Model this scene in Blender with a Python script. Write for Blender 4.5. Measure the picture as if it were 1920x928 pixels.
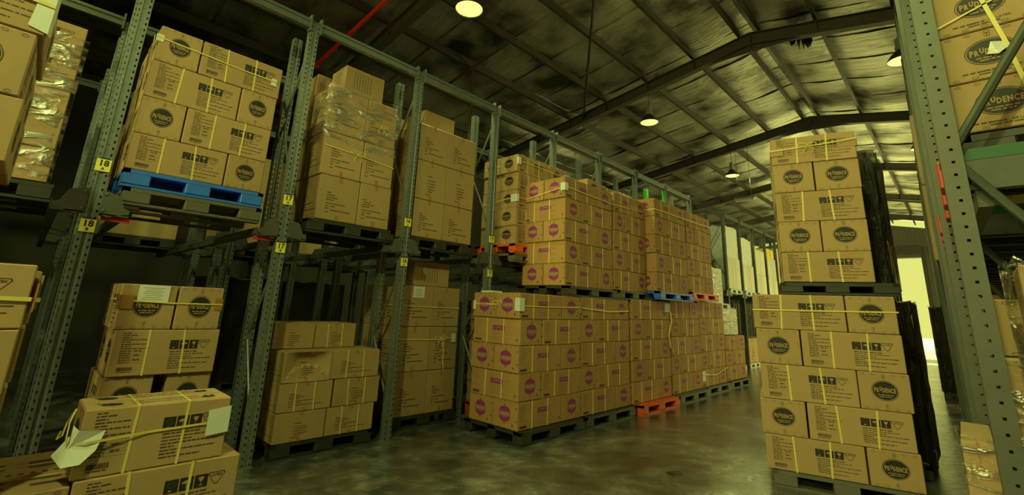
import bpy, math, random
from mathutils import Matrix, Vector, Euler
random.seed(7)
D = bpy.data
SC = bpy.context.scene
COL = SC.collection
PI = math.pi
for o in list(D.objects):
    D.objects.remove(o)

# ------------------------------------------------------------------ camera
cam_d = D.cameras.new('camera')
cam = D.objects.new('camera', cam_d)
COL.objects.link(cam)
SC.camera = cam
CAM = Vector((5.028, -1.761, 1.552))
yaw, pit, rol = 0.771, 0.241, 0.041
fw = Vector((-math.sin(yaw) * math.cos(pit), math.cos(yaw) * math.cos(pit), math.sin(pit)))
rt = Vector((math.cos(yaw), math.sin(yaw), 0))
up = rt.cross(fw)
r2 = math.cos(rol) * rt + math.sin(rol) * up
u2 = -math.sin(rol) * rt + math.cos(rol) * up
m = Matrix.Identity(4)
for i in range(3):
    m[i][0] = r2[i]; m[i][1] = u2[i]; m[i][2] = -fw[i]; m[i][3] = CAM[i]
cam.matrix_world = m
cam_d.sensor_width = 36
cam_d.lens = 36 * 858.56 / 1920
cam_d.shift_y = -97.4 / 1920
cam_d.clip_start = 0.05
cam_d.clip_end = 300

# ------------------------------------------------------------------ light and exposure
TINT = (1.0, 0.98, 0.30)
LAMP = (0.88, 1.02, 0.28)
SC.view_settings.view_transform = 'Standard'
SC.view_settings.look = 'None'
SC.view_settings.gamma = 1.0
SC.view_settings.use_curve_mapping = False
SC.view_settings.exposure = 0.0
SC.cycles.use_denoising = True
SC.cycles.max_bounces = 6
SC.cycles.diffuse_bounces = 3
SC.cycles.glossy_bounces = 3
SC.cycles.transparent_max_bounces = 8
SC.cycles.caustics_reflective = False
SC.cycles.caustics_refractive = False
SC.cycles.sample_clamp_indirect = 3.0

world = D.worlds.new('sky')
SC.world = world
world.use_nodes = True
bg = world.node_tree.nodes['Background']
bg.inputs[0].default_value = (0.97, 1.0, 0.245, 1)     # hazy, blown-out daylight
bg.inputs[1].default_value = 0.80


def light(name, kind, loc, energy, color=TINT, rot=(0, 0, 0), **kw):
    l = D.lights.new(name, kind)
    l.energy = energy
    l.color = color
    for k, v in kw.items():
        setattr(l, k, v)
    o = D.objects.new(name, l)
    COL.objects.link(o)
    o.location = loc
    o.rotation_euler = rot
    return o


# sun outside the far roller door, daylight of the big loading door behind the camera
light('sun', 'SUN', (3, 60, 30), 16, TINT, (math.radians(-57), 0, math.radians(6)), angle=0.03)
light('loading_door_daylight', 'AREA', (3.2, -9.6, 4.7), 430, TINT, (math.radians(80), 0, 0),
      shape='RECTANGLE', size=5.2, size_y=2.6)

# daylight of the wide side opening in the right wall, beyond the right-hand rack
light('side_opening_daylight', 'AREA', (10.3, 20.5, 2.7), 1300, TINT, (0, math.radians(90), 0), shape='RECTANGLE', size=5.0, size_y=14.0)
# added unseen fill light high in the left wall, brightens the roof
light('roof_fill_light', 'AREA', (-8.85, 25.0, 5.6), 500, TINT, (0, math.radians(-90), 0), shape='RECTANGLE', size=1.2, size_y=21.0)

# ------------------------------------------------------------------ materials


def mat(name, col, rough=0.6, metal=0.0, noise=0.0, nscale=8.0, bump=0.0, bscale=60.0, rnd=0.0, emit=None, spec=0.5):
    mt = D.materials.new(name)
    mt.use_nodes = True
    nt = mt.node_tree
    N, L = nt.nodes, nt.links
    b = N['Principled BSDF']
    b.inputs['Base Color'].default_value = (*col, 1)
    b.inputs['Roughness'].default_value = rough
    b.inputs['Metallic'].default_value = metal
    b.inputs['Specular IOR Level'].default_value = spec
    tc = N.new('ShaderNodeTexCoord')
    if noise or rnd:
        nz = N.new('ShaderNodeTexNoise')
        nz.inputs['Scale'].default_value = nscale
        nz.inputs['Detail'].default_value = 4
        L.new(tc.outputs['Object'], nz.inputs['Vector'])
        mr = N.new('ShaderNodeMapRange')
        mr.inputs[3].default_value = 1 - noise
        mr.inputs[4].default_value = 1 + noise
        L.new(nz.outputs['Fac'], mr.inputs[0])
        val = mr.outputs[0]
        if rnd:
            oi = N.new('ShaderNodeObjectInfo')
            m2 = N.new('ShaderNodeMapRange')
            m2.inputs[3].default_value = 1 - rnd
            m2.inputs[4].default_value = 1 + rnd
            L.new(oi.outputs['Random'], m2.inputs[0])
            mu = N.new('ShaderNodeMath'); mu.operation = 'MULTIPLY'
            L.new(val, mu.inputs[0]); L.new(m2.outputs[0], mu.inputs[1])
            val = mu.outputs[0]
        vm = N.new('ShaderNodeVectorMath'); vm.operation = 'SCALE'
        vm.inputs[0].default_value = col
        L.new(val, vm.inputs['Scale'])
        L.new(vm.outputs[0], b.inputs['Base Color'])
    if bump:
        n2 = N.new('ShaderNodeTexNoise')
        n2.inputs['Scale'].default_value = bscale
        n2.inputs['Detail'].default_value = 3
        L.new(tc.outputs['Object'], n2.inputs['Vector'])
        bp = N.new('ShaderNodeBump')
        bp.inputs['Strength'].default_value = bump
        bp.inputs['Distance'].default_value = 0.02
        L.new(n2.outputs['Fac'], bp.inputs['Height'])
        L.new(bp.outputs[0], b.inputs['Normal'])
    if emit:
        b.inputs['Emission Color'].default_value = (*emit[0], 1)
        b.inputs['Emission Strength'].default_value = emit[1]
    return mt


M = {}
M['kraft'] = mat('kraft_board', (0.47, 0.31, 0.165), 0.72, noise=0.10, nscale=5, rnd=0.07, spec=0.25)
M['kraft_warm'] = mat('kraft_board_warm', (0.48, 0.275, 0.115), 0.72, noise=0.10, nscale=5, rnd=0.07, spec=0.25)
M['kraft_plain'] = mat('kraft_board_plain', (0.46, 0.305, 0.155), 0.6, noise=0.12, nscale=4, rnd=0.06, spec=0.35)
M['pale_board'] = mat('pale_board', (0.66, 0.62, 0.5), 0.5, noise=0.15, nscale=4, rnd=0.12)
M['letter_kraft'] = mat('bare_board_lettering', (0.46, 0.29, 0.13), 0.7)
M['ink'] = mat('black_ink', (0.02, 0.018, 0.016), 0.6)
M['ink_soft'] = mat('grey_ink', (0.09, 0.065, 0.04), 0.7)
M['purple'] = mat('purple_ink', (0.30, 0.035, 0.24), 0.65)
M['purple_soft'] = mat('faint_purple_ink', (0.36, 0.15, 0.17), 0.7)
M['strap'] = mat('yellow_strap', (0.82, 0.68, 0.20), 0.4)
M['tape'] = mat('brown_tape', (0.40, 0.20, 0.07), 0.3)
M['paper'] = mat('white_paper', (0.78, 0.80, 0.78), 0.6, noise=0.05)
M['steel'] = mat('galvanised_steel', (0.20, 0.23, 0.235), 0.42, metal=0.35, noise=0.22, nscale=14, rnd=0.05)
M['steel_dark'] = mat('dark_painted_steel', (0.085, 0.095, 0.08), 0.55, metal=0.2, noise=0.25, nscale=9)
M['steel_right'] = mat('grey_painted_steel', (0.105, 0.11, 0.098), 0.5, metal=0.2, noise=0.2, nscale=10)
M['rust'] = mat('rusty_steel', (0.2, 0.075, 0.03), 0.8, noise=0.4, nscale=20)
M['green_paint'] = mat('green_paint', (0.012, 0.105, 0.045), 0.5, noise=0.25, nscale=12)
M['green_bright'] = mat('bright_green_paint', (0.13, 0.80, 0.08), 0.4)
M['pal_black'] = mat('black_plastic', (0.035, 0.038, 0.032), 0.5, noise=0.3, nscale=10)
M['pal_grey'] = mat('grey_plastic', (0.14, 0.135, 0.115), 0.55, noise=0.2, nscale=10)
M['pal_blue'] = mat('blue_plastic', (0.04, 0.20, 0.98), 0.45, noise=0.1)
M['pal_orange'] = mat('orange_plastic', (0.85, 0.13, 0.03), 0.45, noise=0.12)
M['pal_red'] = mat('red_plastic', (0.62, 0.045, 0.03), 0.45, noise=0.1)
M['pal_white'] = mat('pale_plastic', (0.6, 0.62, 0.58), 0.5, noise=0.1)
M['label_yellow'] = mat('yellow_label', (0.95, 0.90, 0.15), 0.5)
M['red_pipe'] = mat('red_pipe_paint', (0.75, 0.03, 0.02), 0.4)
M['rafter'] = mat('rafter_paint', (0.075, 0.07, 0.05), 0.6, noise=0.25, nscale=5)
M['purlin'] = mat('purlin_steel', (0.055, 0.05, 0.038), 0.6, noise=0.3, nscale=4)
M['lamp_black'] = mat('black_enamel', (0.02, 0.02, 0.02), 0.35)
M['lamp_grey'] = mat('ballast_grey', (0.3, 0.28, 0.2), 0.5)
M['yellow_box'] = mat('yellow_board', (0.75, 0.55, 0.05), 0.6)
M['glow'] = mat('lamp_glass', (0.8, 0.8, 0.6), 0.3, emit=((1.0, 1.0, 0.32), 1.0))


def nodes_mat(name):
    mt = D.materials.new(name); mt.use_nodes = True
    return mt, mt.node_tree.nodes, mt.node_tree.links, mt.node_tree.nodes['Principled BSDF']


def ramp(N, L, src, stops):
    r = N.new('ShaderNodeValToRGB')
    el = r.color_ramp.elements
    while len(el) < len(stops):
        el.new(0.5)
    for e, (p, c) in zip(el, stops):
        e.position = p; e.color = (*c, 1) if len(c) == 3 else c
    L.new(src, r.inputs[0])
    return r.outputs[0]


# concrete floor: stained, worn glossy
mt, N, L, b = nodes_mat('worn_concrete')
tc = N.new('ShaderNodeTexCoord')
n1 = N.new('ShaderNodeTexNoise'); n1.inputs['Scale'].default_value = 1.1; n1.inputs['Detail'].default_value = 8; n1.inputs['Roughness'].default_value = 0.68
n2 = N.new('ShaderNodeTexNoise'); n2.inputs['Scale'].default_value = 4.5; n2.inputs['Detail'].default_value = 8; n2.inputs['Roughness'].default_value = 0.7
L.new(tc.outputs['Object'], n1.inputs['Vector']); L.new(tc.outputs['Object'], n2.inputs['Vector'])
c1 = ramp(N, L, n1.outputs['Fac'], [(0.34, (0.045, 0.043, 0.037)), (0.5, (0.135, 0.135, 0.125)), (0.66, (0.30, 0.295, 0.26))])
c2 = ramp(N, L, n2.outputs['Fac'], [(0.34, (0.30, 0.29, 0.26)), (0.60, (1, 1, 1))])
mx = N.new('ShaderNodeMix'); mx.data_type = 'RGBA'; mx.blend_type = 'MULTIPLY'; mx.inputs[0].default_value = 0.8
L.new(c1, mx.inputs[6]); L.new(c2, mx.inputs[7]); L.new(mx.outputs[2], b.inputs['Base Color'])
r1 = ramp(N, L, n1.outputs['Fac'], [(0.35, (0.12, 0.12, 0.12)), (0.7, (0.32, 0.32, 0.32))])
L.new(r1, b.inputs['Roughness'])
bp = N.new('ShaderNodeBump'); bp.inputs['Strength'].default_value = 0.35; bp.inputs['Distance'].default_value = 0.02
L.new(n2.outputs['Fac'], bp.inputs['Height']); L.new(bp.outputs[0], b.inputs['Normal'])
b.inputs['Coat Weight'].default_value = 0.55; b.inputs['Coat Roughness'].default_value = 0.13; b.inputs['Coat IOR'].default_value = 1.6
L.new(bp.outputs[0], b.inputs['Coat Normal'])
M['floor'] = mt

# foil roof insulation
mt, N, L, b = nodes_mat('foil_insulation')
tc = N.new('ShaderNodeTexCoord')
mp = N.new('ShaderNodeMapping'); mp.inputs['Scale'].default_value = (1.6, 5.5, 1.6)
L.new(tc.outputs['Object'], mp.inputs[0])
n1 = N.new('ShaderNodeTexNoise'); n1.inputs['Scale'].default_value = 1.2; n1.inputs['Detail'].default_value = 7; n1.inputs['Roughness'].default_value = 0.62
L.new(mp.outputs[0], n1.inputs['Vector'])
n2 = N.new('ShaderNodeTexNoise'); n2.inputs['Scale'].default_value = 0.8; n2.inputs['Detail'].default_value = 5
L.new(tc.outputs['Object'], n2.inputs['Vector'])
c1 = ramp(N, L, n2.outputs['Fac'], [(0.36, (0.10, 0.095, 0.075)), (0.52, (0.62, 0.60, 0.53)), (0.72, (0.86, 0.84, 0.76))])
L.new(c1, b.inputs['Base Color'])
b.inputs['Metallic'].default_value = 0.9
r1 = ramp(N, L, n1.outputs['Fac'], [(0.3, (0.30, 0.30, 0.30)), (0.7, (0.50, 0.50, 0.50))])
L.new(r1, b.inputs['Roughness'])
bp = N.new('ShaderNodeBump'); bp.inputs['Strength'].default_value = 0.9; bp.inputs['Distance'].default_value = 0.06
L.new(n1.outputs['Fac'], bp.inputs['Height']); L.new(bp.outputs[0], b.inputs['Normal'])
M['foil'] = mt

M['cladding'] = mat('steel_cladding', (0.16, 0.155, 0.12), 0.6, noise=0.2, nscale=2)
M['dark_cladding'] = mat('dark_cladding', (0.045, 0.043, 0.035), 0.7, noise=0.2, nscale=2)
M['apron'] = mat('outdoor_concrete', (0.5, 0.5, 0.45), 0.8, noise=0.1)
M['skylight'] = mat('clear_sheeting', (0.9, 0.95, 0.95), 0.3)
M['skylight'].node_tree.nodes['Principled BSDF'].inputs['Transmission Weight'].default_value = 0.9

# stretch film
mt, N, L, b = nodes_mat('stretch_film')
out = N['Material Output']
tr = N.new('ShaderNodeBsdfTransparent'); gl = N.new('ShaderNodeBsdfGlossy'); gl.inputs['Roughness'].default_value = 0.28
gl.inputs['Color'].default_value = (0.9, 0.9, 0.9, 1)
tc = N.new('ShaderNodeTexCoord'); mp = N.new('ShaderNodeMapping'); mp.inputs['Scale'].default_value = (3, 3, 9)
mp.inputs['Rotation'].default_value = (0.4, 0.3, 0.2)
L.new(tc.outputs['Object'], mp.inputs[0])
nz = N.new('ShaderNodeTexNoise'); nz.inputs['Scale'].default_value = 1.1; nz.inputs['Detail'].default_value = 5; nz.inputs['Distortion'].default_value = 1.2
L.new(mp.outputs[0], nz.inputs['Vector'])
bp = N.new('ShaderNodeBump'); bp.inputs['Strength'].default_value = 1.0; bp.inputs['Distance'].default_value = 0.12
L.new(nz.outputs['Fac'], bp.inputs['Height']); L.new(bp.outputs[0], gl.inputs['Normal'])
fr = ramp(N, L, nz.outputs['Fac'], [(0.47, (0.03, 0.03, 0.03)), (0.62, (0.6, 0.6, 0.6))])
ms = N.new('ShaderNodeMixShader'); L.new(fr, ms.inputs[0]); L.new(tr.outputs[0], ms.inputs[1]); L.new(gl.outputs[0], ms.inputs[2])
L.new(ms.outputs[0], out.inputs[0])
M['film'] = mt
fb, N, L, b = nodes_mat('shade_film')  # dark tint stands in for shade on the loads it wraps
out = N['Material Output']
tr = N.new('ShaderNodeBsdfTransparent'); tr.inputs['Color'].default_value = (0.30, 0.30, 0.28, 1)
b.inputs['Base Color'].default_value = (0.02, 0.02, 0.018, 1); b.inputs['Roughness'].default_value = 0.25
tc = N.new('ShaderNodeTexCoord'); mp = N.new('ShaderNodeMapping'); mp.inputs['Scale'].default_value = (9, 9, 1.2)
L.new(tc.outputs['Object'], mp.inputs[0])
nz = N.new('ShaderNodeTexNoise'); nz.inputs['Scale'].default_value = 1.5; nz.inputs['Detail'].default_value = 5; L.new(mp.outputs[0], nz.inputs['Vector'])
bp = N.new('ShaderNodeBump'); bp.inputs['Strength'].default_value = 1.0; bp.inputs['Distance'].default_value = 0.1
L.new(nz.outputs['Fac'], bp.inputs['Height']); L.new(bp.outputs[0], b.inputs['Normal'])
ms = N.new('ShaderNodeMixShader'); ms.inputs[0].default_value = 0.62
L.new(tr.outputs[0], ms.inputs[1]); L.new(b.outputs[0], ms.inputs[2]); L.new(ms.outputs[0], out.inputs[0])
M['film_shade'] = fb
M['film_white'] = mat('milky_film', (0.78, 0.79, 0.74), 0.22, bump=1.0, bscale=9)

# ------------------------------------------------------------------ mesh builder


class MB:
    def __init__(self):
        self.v, self.f, self.mi, self.ms = [], [], [], []

    def mid(self, mname):
        if mname not in self.ms:
            self.ms.append(mname)
        return self.ms.index(mname)

    def add(self, verts, faces, mname, T=None):
        o = len(self.v)
        if T is None:
            self.v += [tuple(p) for p in verts]
        else:
            self.v += [tuple(T @ Vector(p)) for p in verts]
        k = self.mid(mname)
        for f in faces:
            self.f.append([i + o for i in f]); self.mi.append(k)
        return self

    def box(self, x0, x1, y0, y1, z0, z1, mname, T=None):
        v = [(x, y, z) for z in (z0, z1) for y in (y0, y1) for x in (x0, x1)]
        f = [(0, 2, 3, 1), (4, 5, 7, 6), (0, 1, 5, 4), (2, 6, 7, 3), (0, 4, 6, 2), (1, 3, 7, 5)]
        return self.add(v, f, mname, T)

    def cham(self, x0, x1, y0, y1, z0, z1, c, mname, T=None):
        v, idx = [], {}
        def P(x, y, z):
            key = (round(x, 6), round(y, 6), round(z, 6))
            if key not in idx:
                idx[key] = len(v); v.append((x, y, z))
            return idx[key]
        lo, hi = (x0, y0, z0), (x1, y1, z1)
        def corner(s, ax):  # vertex of corner s lying on face of axis ax
            p = [0, 0, 0]
            for i in range(3):
                e = hi[i] if s[i] else lo[i]
                p[i] = e if i == ax else (e - c if s[i] else e + c)
            return P(*p)
        f = []
        for ax in range(3):
            a, bb = [(1, 2), (2, 0), (0, 1)][ax]
            for s in (0, 1):
                q = []
                for (sa, sb) in ((0, 0), (1, 0), (1, 1), (0, 1)):
                    t = [0, 0, 0]; t[ax] = s; t[a] = sa; t[bb] = sb
                    q.append(corner(t, ax))
                f.append(q if s else q[::-1])
        for ax in range(3):
            a, bb = [(1, 2), (2, 0), (0, 1)][ax]
            for sa in (0, 1):
                for sb in (0, 1):
                    t0 = [0, 0, 0]; t0[a] = sa; t0[bb] = sb
                    t1 = list(t0); t1[ax] = 1
                    q = [corner(t0, a), corner(t1, a), corner(t1, bb), corner(t0, bb)]
                    f.append(q if sa == sb else q[::-1])
        for sx in (0, 1):
            for sy in (0, 1):
                for sz in (0, 1):
                    s = (sx, sy, sz)
                    q = [corner(s, 0), corner(s, 1), corner(s, 2)]
                    f.append(q if (sx + sy + sz) % 2 else q[::-1])
        return self.add(v, f, mname, T)

    def tube(self, pts, r, mname, n=6, T=None, closed=False):
        pts = [Vector(p) for p in pts]
        v, f = [], []
        k = len(pts)
        prev = None
        for i, p in enumerate(pts):
            a = pts[(i - 1) % k] if (i > 0 or closed) else p
            c = pts[(i + 1) % k] if (i < k - 1 or closed) else p
            d = (c - a).normalized()
            if prev is None:
                ref = Vector((0, 0, 1)) if abs(d.z) < 0.9 else Vector((1, 0, 0))
            else:
                ref = prev
            s = d.cross(ref)
            if s.length < 1e-6:
                s = d.orthogonal()
            s.normalize(); t = s.cross(d).normalized(); prev = t
            for j in range(n):
                an = 2 * PI * j / n
                v.append(p + r * (math.cos(an) * s + math.sin(an) * t))
        for i in range(k if closed else k - 1):
            for j in range(n):
                i2 = (i + 1) % k
                f.append((i * n + j, i * n + (j + 1) % n, i2 * n + (j + 1) % n, i2 * n + j))
        if not closed:
            f.append(tuple(range(n))[::-1]); f.append(tuple(range((k - 1) * n, k * n)))
        return self.add(v, f, mname, T)

    def ribbon(self, pts, w, mname, axis=(0, 0, 1), T=None):
        """flat band through pts, width w measured along axis"""
        a = Vector(axis).normalized() * (w / 2)
        v, f = [], []
        for p in pts:
            p = Vector(p); v += [p - a, p + a]
        for i in range(len(pts) - 1):
            f.append((2 * i, 2 * i + 2, 2 * i + 3, 2 * i + 1))
        return self.add(v, f, mname, T)

    def lathe(self, prof, mname, n=20, T=None):
        v, f = [], []
        for r, z in prof:
            for j in range(n):
                v.append((r * math.cos(2 * PI * j / n), r * math.sin(2 * PI * j / n), z))
        for i in range(len(prof) - 1):
            for j in range(n):
                f.append((i * n + j, i * n + (j + 1) % n, (i + 1) * n + (j + 1) % n, (i + 1) * n + j))
        return self.add(v, f, mname, T)

    # flat printing in the plane y = -d, seen from -Y
    def pquad(self, x0, x1, z0, z1, mname, d=0.0, sk=0.0):
        return self.add([(x0, -d, z0), (x1, -d, z0), (x1 + sk, -d, z1), (x0 + sk, -d, z1)], [(0, 1, 2, 3)], mname)

    def pell(self, cx, cz, rx, rz, mname, d=0.0, a0=0, a1=2 * PI, n=28):
        v = [(cx + rx * math.cos(a0 + (a1 - a0) * i / n), -d, cz + rz * math.sin(a0 + (a1 - a0) * i / n)) for i in range(n + (0 if a1 - a0 > 6.28 else 1))]
        return self.add(v, [tuple(range(len(v)))], mname)

    def pring(self, cx, cz, rx, rz, t, mname, d=0.0, n=28):
        v, f = [], []
        for i in range(n):
            a = 2 * PI * i / n
            v += [(cx + rx * math.cos(a), -d, cz + rz * math.sin(a)), (cx + (rx - t) * math.cos(a), -d, cz + (rz - t) * math.sin(a))]
        for i in range(n):
            j = (i + 1) % n
            f.append((2 * i, 2 * j, 2 * j + 1, 2 * i + 1))
        return self.add(v, f, mname)

    def ptext(self, s, cx, cz, size, mname, d=0.0, sx=1.0, bold=0.0, ztop=None):
        v, f = text_geo(s, size, bold)
        return self.add([(cx + p[0] * sx, -d, cz + p[1]) for p in v], f, mname)

    def words(self, x0, x1, z, h, mname, rng, d=0.0):
        x = x0
        while x < x1 - 0.004:
            w = min(rng.uniform(0.012, 0.05), x1 - x)
            self.pquad(x, x + w, z, z + h, mname, d)
            x += w + 0.006
        return self

    def mesh(self, name):
        me = D.meshes.new(name)
        me.from_pydata(self.v, [], self.f)
        for k in self.ms:
            me.materials.append(M[k])
        me.polygons.foreach_set('material_index', self.mi)
        me.update()
        return me


_tx = {}


def text_geo(s, size, bold=0.0):
    key = (s, round(size, 4), round(bold, 4))
    if key not in _tx:
        c = D.curves.new('lettering', 'FONT')
        c.body = s; c.size = size; c.align_x = 'CENTER'; c.align_y = 'CENTER'
        c.resolution_u = 2; c.offset = bold; c.fill_mode = 'FRONT'
        o = D.objects.new('lettering', c)
        me = D.meshes.new_from_object(o)
        _tx[key] = ([tuple(v.co) for v in me.vertices], [tuple(p.vertices) for p in me.polygons])
        D.objects.remove(o); D.curves.remove(c); D.meshes.remove(me)
    return _tx[key]


def link(name, me, parent=None, loc=(0, 0, 0), rot=(0, 0, 0), scale=(1, 1, 1)):
    o = D.objects.new(name, me)
    COL.objects.link(o)
    o.location = loc; o.rotation_euler = rot; o.scale = scale
    if parent:
        o.parent = parent
    return o


def tag(o, label=None, cat=None, group=None, kind=None):
    if label: o['label'] = label
    if cat: o['category'] = cat
    if group: o['group'] = group
    if kind: o['kind'] = kind
    return o


def thing(name, label, cat, loc=(0, 0, 0), rz=0, group=None):
    o = link(name, None, None, loc, (0, 0, rz))
    return tag(o, label, cat, group)


def struct(name, mb, parent=None):
    o = link(name, mb.mesh(name) if mb else None, parent)
    if not parent:
        tag(o, kind='structure')
    return o


# ------------------------------------------------------------------ shell
RX, RZ, SL, SR = 2.32, 8.12, 0.155, 0.20        # ridge x, ridge height, slopes
XL, XR, YF, YB = -9.0, 10.5, -10.0, 37.0


def roof_z(x):
    return RZ - (SL * (RX - x) if x < RX else SR * (x - RX))


fl = MB()
fl.add([(XL, YF - 6, 0), (XR, YF - 6, 0), (XR, YB + 0.3, 0), (XL, YB + 0.3, 0)], [(0, 1, 2, 3)], 'floor')
struct('floor', fl)
ap = MB(); ap.add([(-25, YB + 0.3, -0.01), (30, YB + 0.3, -0.01), (30, 75, -0.01), (-25, 75, -0.01)], [(0, 1, 2, 3)], 'apron')
struct('ground', ap)


def corrugated(mb, x0, x1, y, zf0, zf1, mname, pitch=0.2, dep=0.03):
    """vertical ribbed cladding in a plane y = const; zf1 is a function of x"""
    n = max(2, int((x1 - x0) / (pitch / 4)))
    v, f = [], []
    for i in range(n + 1):
        x = x0 + (x1 - x0) * i / n
        dy = dep if (i // 2) % 2 else 0.0
        v += [(x, y + dy, zf0(x)), (x, y + dy, zf1(x))]
    for i in range(n):
        f.append((2 * i, 2 * i + 2, 2 * i + 3, 2 * i + 1))
    mb.add(v, f, mname)


# far wall with the tall roller door
DX0, DX1, DZ = -2.6, 3.62, 5.75
wb = MB()
corrugated(wb, XL, DX0, YB, lambda x: 0, lambda x: roof_z(x), 'cladding')
corrugated(wb, DX1, XR, YB, lambda x: 0, lambda x: roof_z(x) - 0.25, 'cladding')
corrugated(wb, DX0, DX1, YB, lambda x: DZ + 0.55, lambda x: roof_z(x) - 0.25, 'cladding')
struct('wall_back', wb)
dr = MB()
dr.box(DX0 - 0.1, DX1 + 0.1, YB - 0.35, YB - 0.02, DZ + 0.12, DZ + 0.62, 'rafter')       # shutter housing
dr.box(DX0, DX1, YB - 0.06, YB, DZ - 0.05, DZ + 0.12, 'cladding')
for i in range(3):
    dr.tube([(DX0, YB - 0.07, DZ + 0.02 - 0.05 * i), (DX1, YB - 0.07, DZ + 0.02 - 0.05 * i)], 0.022, 'steel')
dr.box(DX1, DX1 + 0.12, YB - 0.1, YB - 0.01, 0, DZ + 0.6, 'rafter')
dr.box(DX0 - 0.12, DX0, YB - 0.1, YB - 0.01, 0, DZ + 0.6, 'rafter')
struct('door_1', dr)
wl = MB()
for (a, bb, c, d) in ((YF - 6, 14.2, 0, roof_z(XL)), (14.2, 35.8, 0, 4.95), (14.2, 35.8, 6.25, roof_z(XL)), (35.8, YB, 0, roof_z(XL))):
    wl.box(XL - 0.1, XL, a, bb, c, d + (0.25 if d > 6.3 else 0), 'dark_cladding')
struct('wall_left', wl)
wr = MB()
for (a, bb, c, d) in ((YF - 6, 13.5, 0, 5.3), (27.5, YB, 0, 5.3), (YF - 6, YB, 5.3, roof_z(XR) + 0.25)):
    wr.box(XR, XR + 0.1, a, bb, c, d, 'dark_cladding')
struct('wall_right', wr)
wo = MB(); wo.box(XL, 0.35, -5.35, -5.25, 0, 7.4, 'dark_cladding')  # added out of view to keep light out of the rack interior
struct('wall_light_block', wo)
wf = MB()
for (a, bb, c, d) in ((XL, -1.0, 0, 7.6), (5.9, XR, 0, 7.6), (-1.0, 5.9, 6.2, 8.2)):
    wf.box(a, bb, YF - 0.1, YF, c, d, 'dark_cladding')
struct('wall_front', wf)

rd = MB()
for (xa, xb) in ((XL - .1, RX), (RX, XR + .1)):
    ye = YB + 0.1 if xa < RX else 34.2
    rd.add([(xa, YF - .2, roof_z(xa) + .30), (xb, YF - .2, roof_z(xb) + .30), (xb, ye, roof_z(xb) + .30), (xa, ye, roof_z(xa) + .30)], [(0, 1, 2, 3)], 'dark_cladding')
struct('roof', rd)

# roof: foil sheets, purlins, rafters
ceiling = link('ceiling', None); tag(ceiling, kind='structure')
PX_L = [2.10] + [1.0 - 1.28 * i for i in range(8)]
PX_R = [2.54] + [3.62 + 1.25 * i for i in range(6)]


def sheet(x0, x1, y0, y1, edges, seed, drop):
    rng = random.Random(seed)
    nx, ny = 44, 7
    v, f = [], []
    ph = rng.uniform(0, 6)
    for i in range(nx + 1):
        x = x0 + (x1 - x0) * i / nx
        e = sorted(edges + [x0, x1])
        lo = max([q for q in e if q <= x + 1e-6]); hi = min([q for q in e if q >= x - 1e-6])
        t = (x - lo) / (hi - lo) if hi > lo else 0
        sag = 4 * t * (1 - t) * drop
        for j in range(ny + 1):
            s = j / ny
            y = y0 + (y1 - y0) * s
            z = roof_z(x) + 0.13 - sag * (0.7 + 0.3 * math.sin(ph + i * 0.3)) - 0.022 * math.sin(s * PI) + rng.uniform(-0.007, 0.007)
            if j == 0: z -= 0.015
            v.append((x, y, z))
    for i in range(nx):
        for j in range(ny):
            a = i * (ny + 1) + j
            f.append((a, a + 1, a + ny + 2, a + ny + 1))
    mb = MB(); mb.add(v, f, 'foil')
    o = link('insulation_sheet', mb.mesh('insulation_sheet'), ceiling)
    for p in o.data.polygons: p.use_smooth = True


k = 0
y = YF - 0.3
while y < YB:
    y1 = min(y + 1.27, YB)
    sheet(XL, RX, y, y1 + 0.03, [p for p in PX_L], k, 0.035 + 0.03 * random.random())
    if y < 34.0:
        sheet(RX, XR, y, y1 + 0.03, [p for p in PX_R], k + 500, 0.04 + 0.04 * random.random())
    k += 1
    y += 1.27
sk = MB()
for i in range(8):
    xa = RX + (XR - RX) * i / 8; xb = RX + (XR - RX) * (i + 1) / 8
    sk.add([(xa, 34.2, roof_z(xa) + .15), (xb, 34.2, roof_z(xb) + .15), (xb, YB, roof_z(xb) + .15), (xa, YB, roof_z(xa) + .15)], [(0, 1, 2, 3)], 'skylight')
struct('window_1', sk)
for x in PX_L + PX_R:
    mb = MB()
    z = roof_z(x)
    mb.box(x - 0.035, x + 0.035, YF, YB, z - 0.11, z - 0.095, 'purlin')
    mb.box(x - 0.008, x + 0.008, YF, YB, z - 0.095, z + 0.10, 'purlin')
    link('purlin', mb.mesh('purlin'), ceiling)
RY = [-9.6, -3.5, 2.5, 8.8, 14.88, 20.96, 27.04, 33.12]
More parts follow.
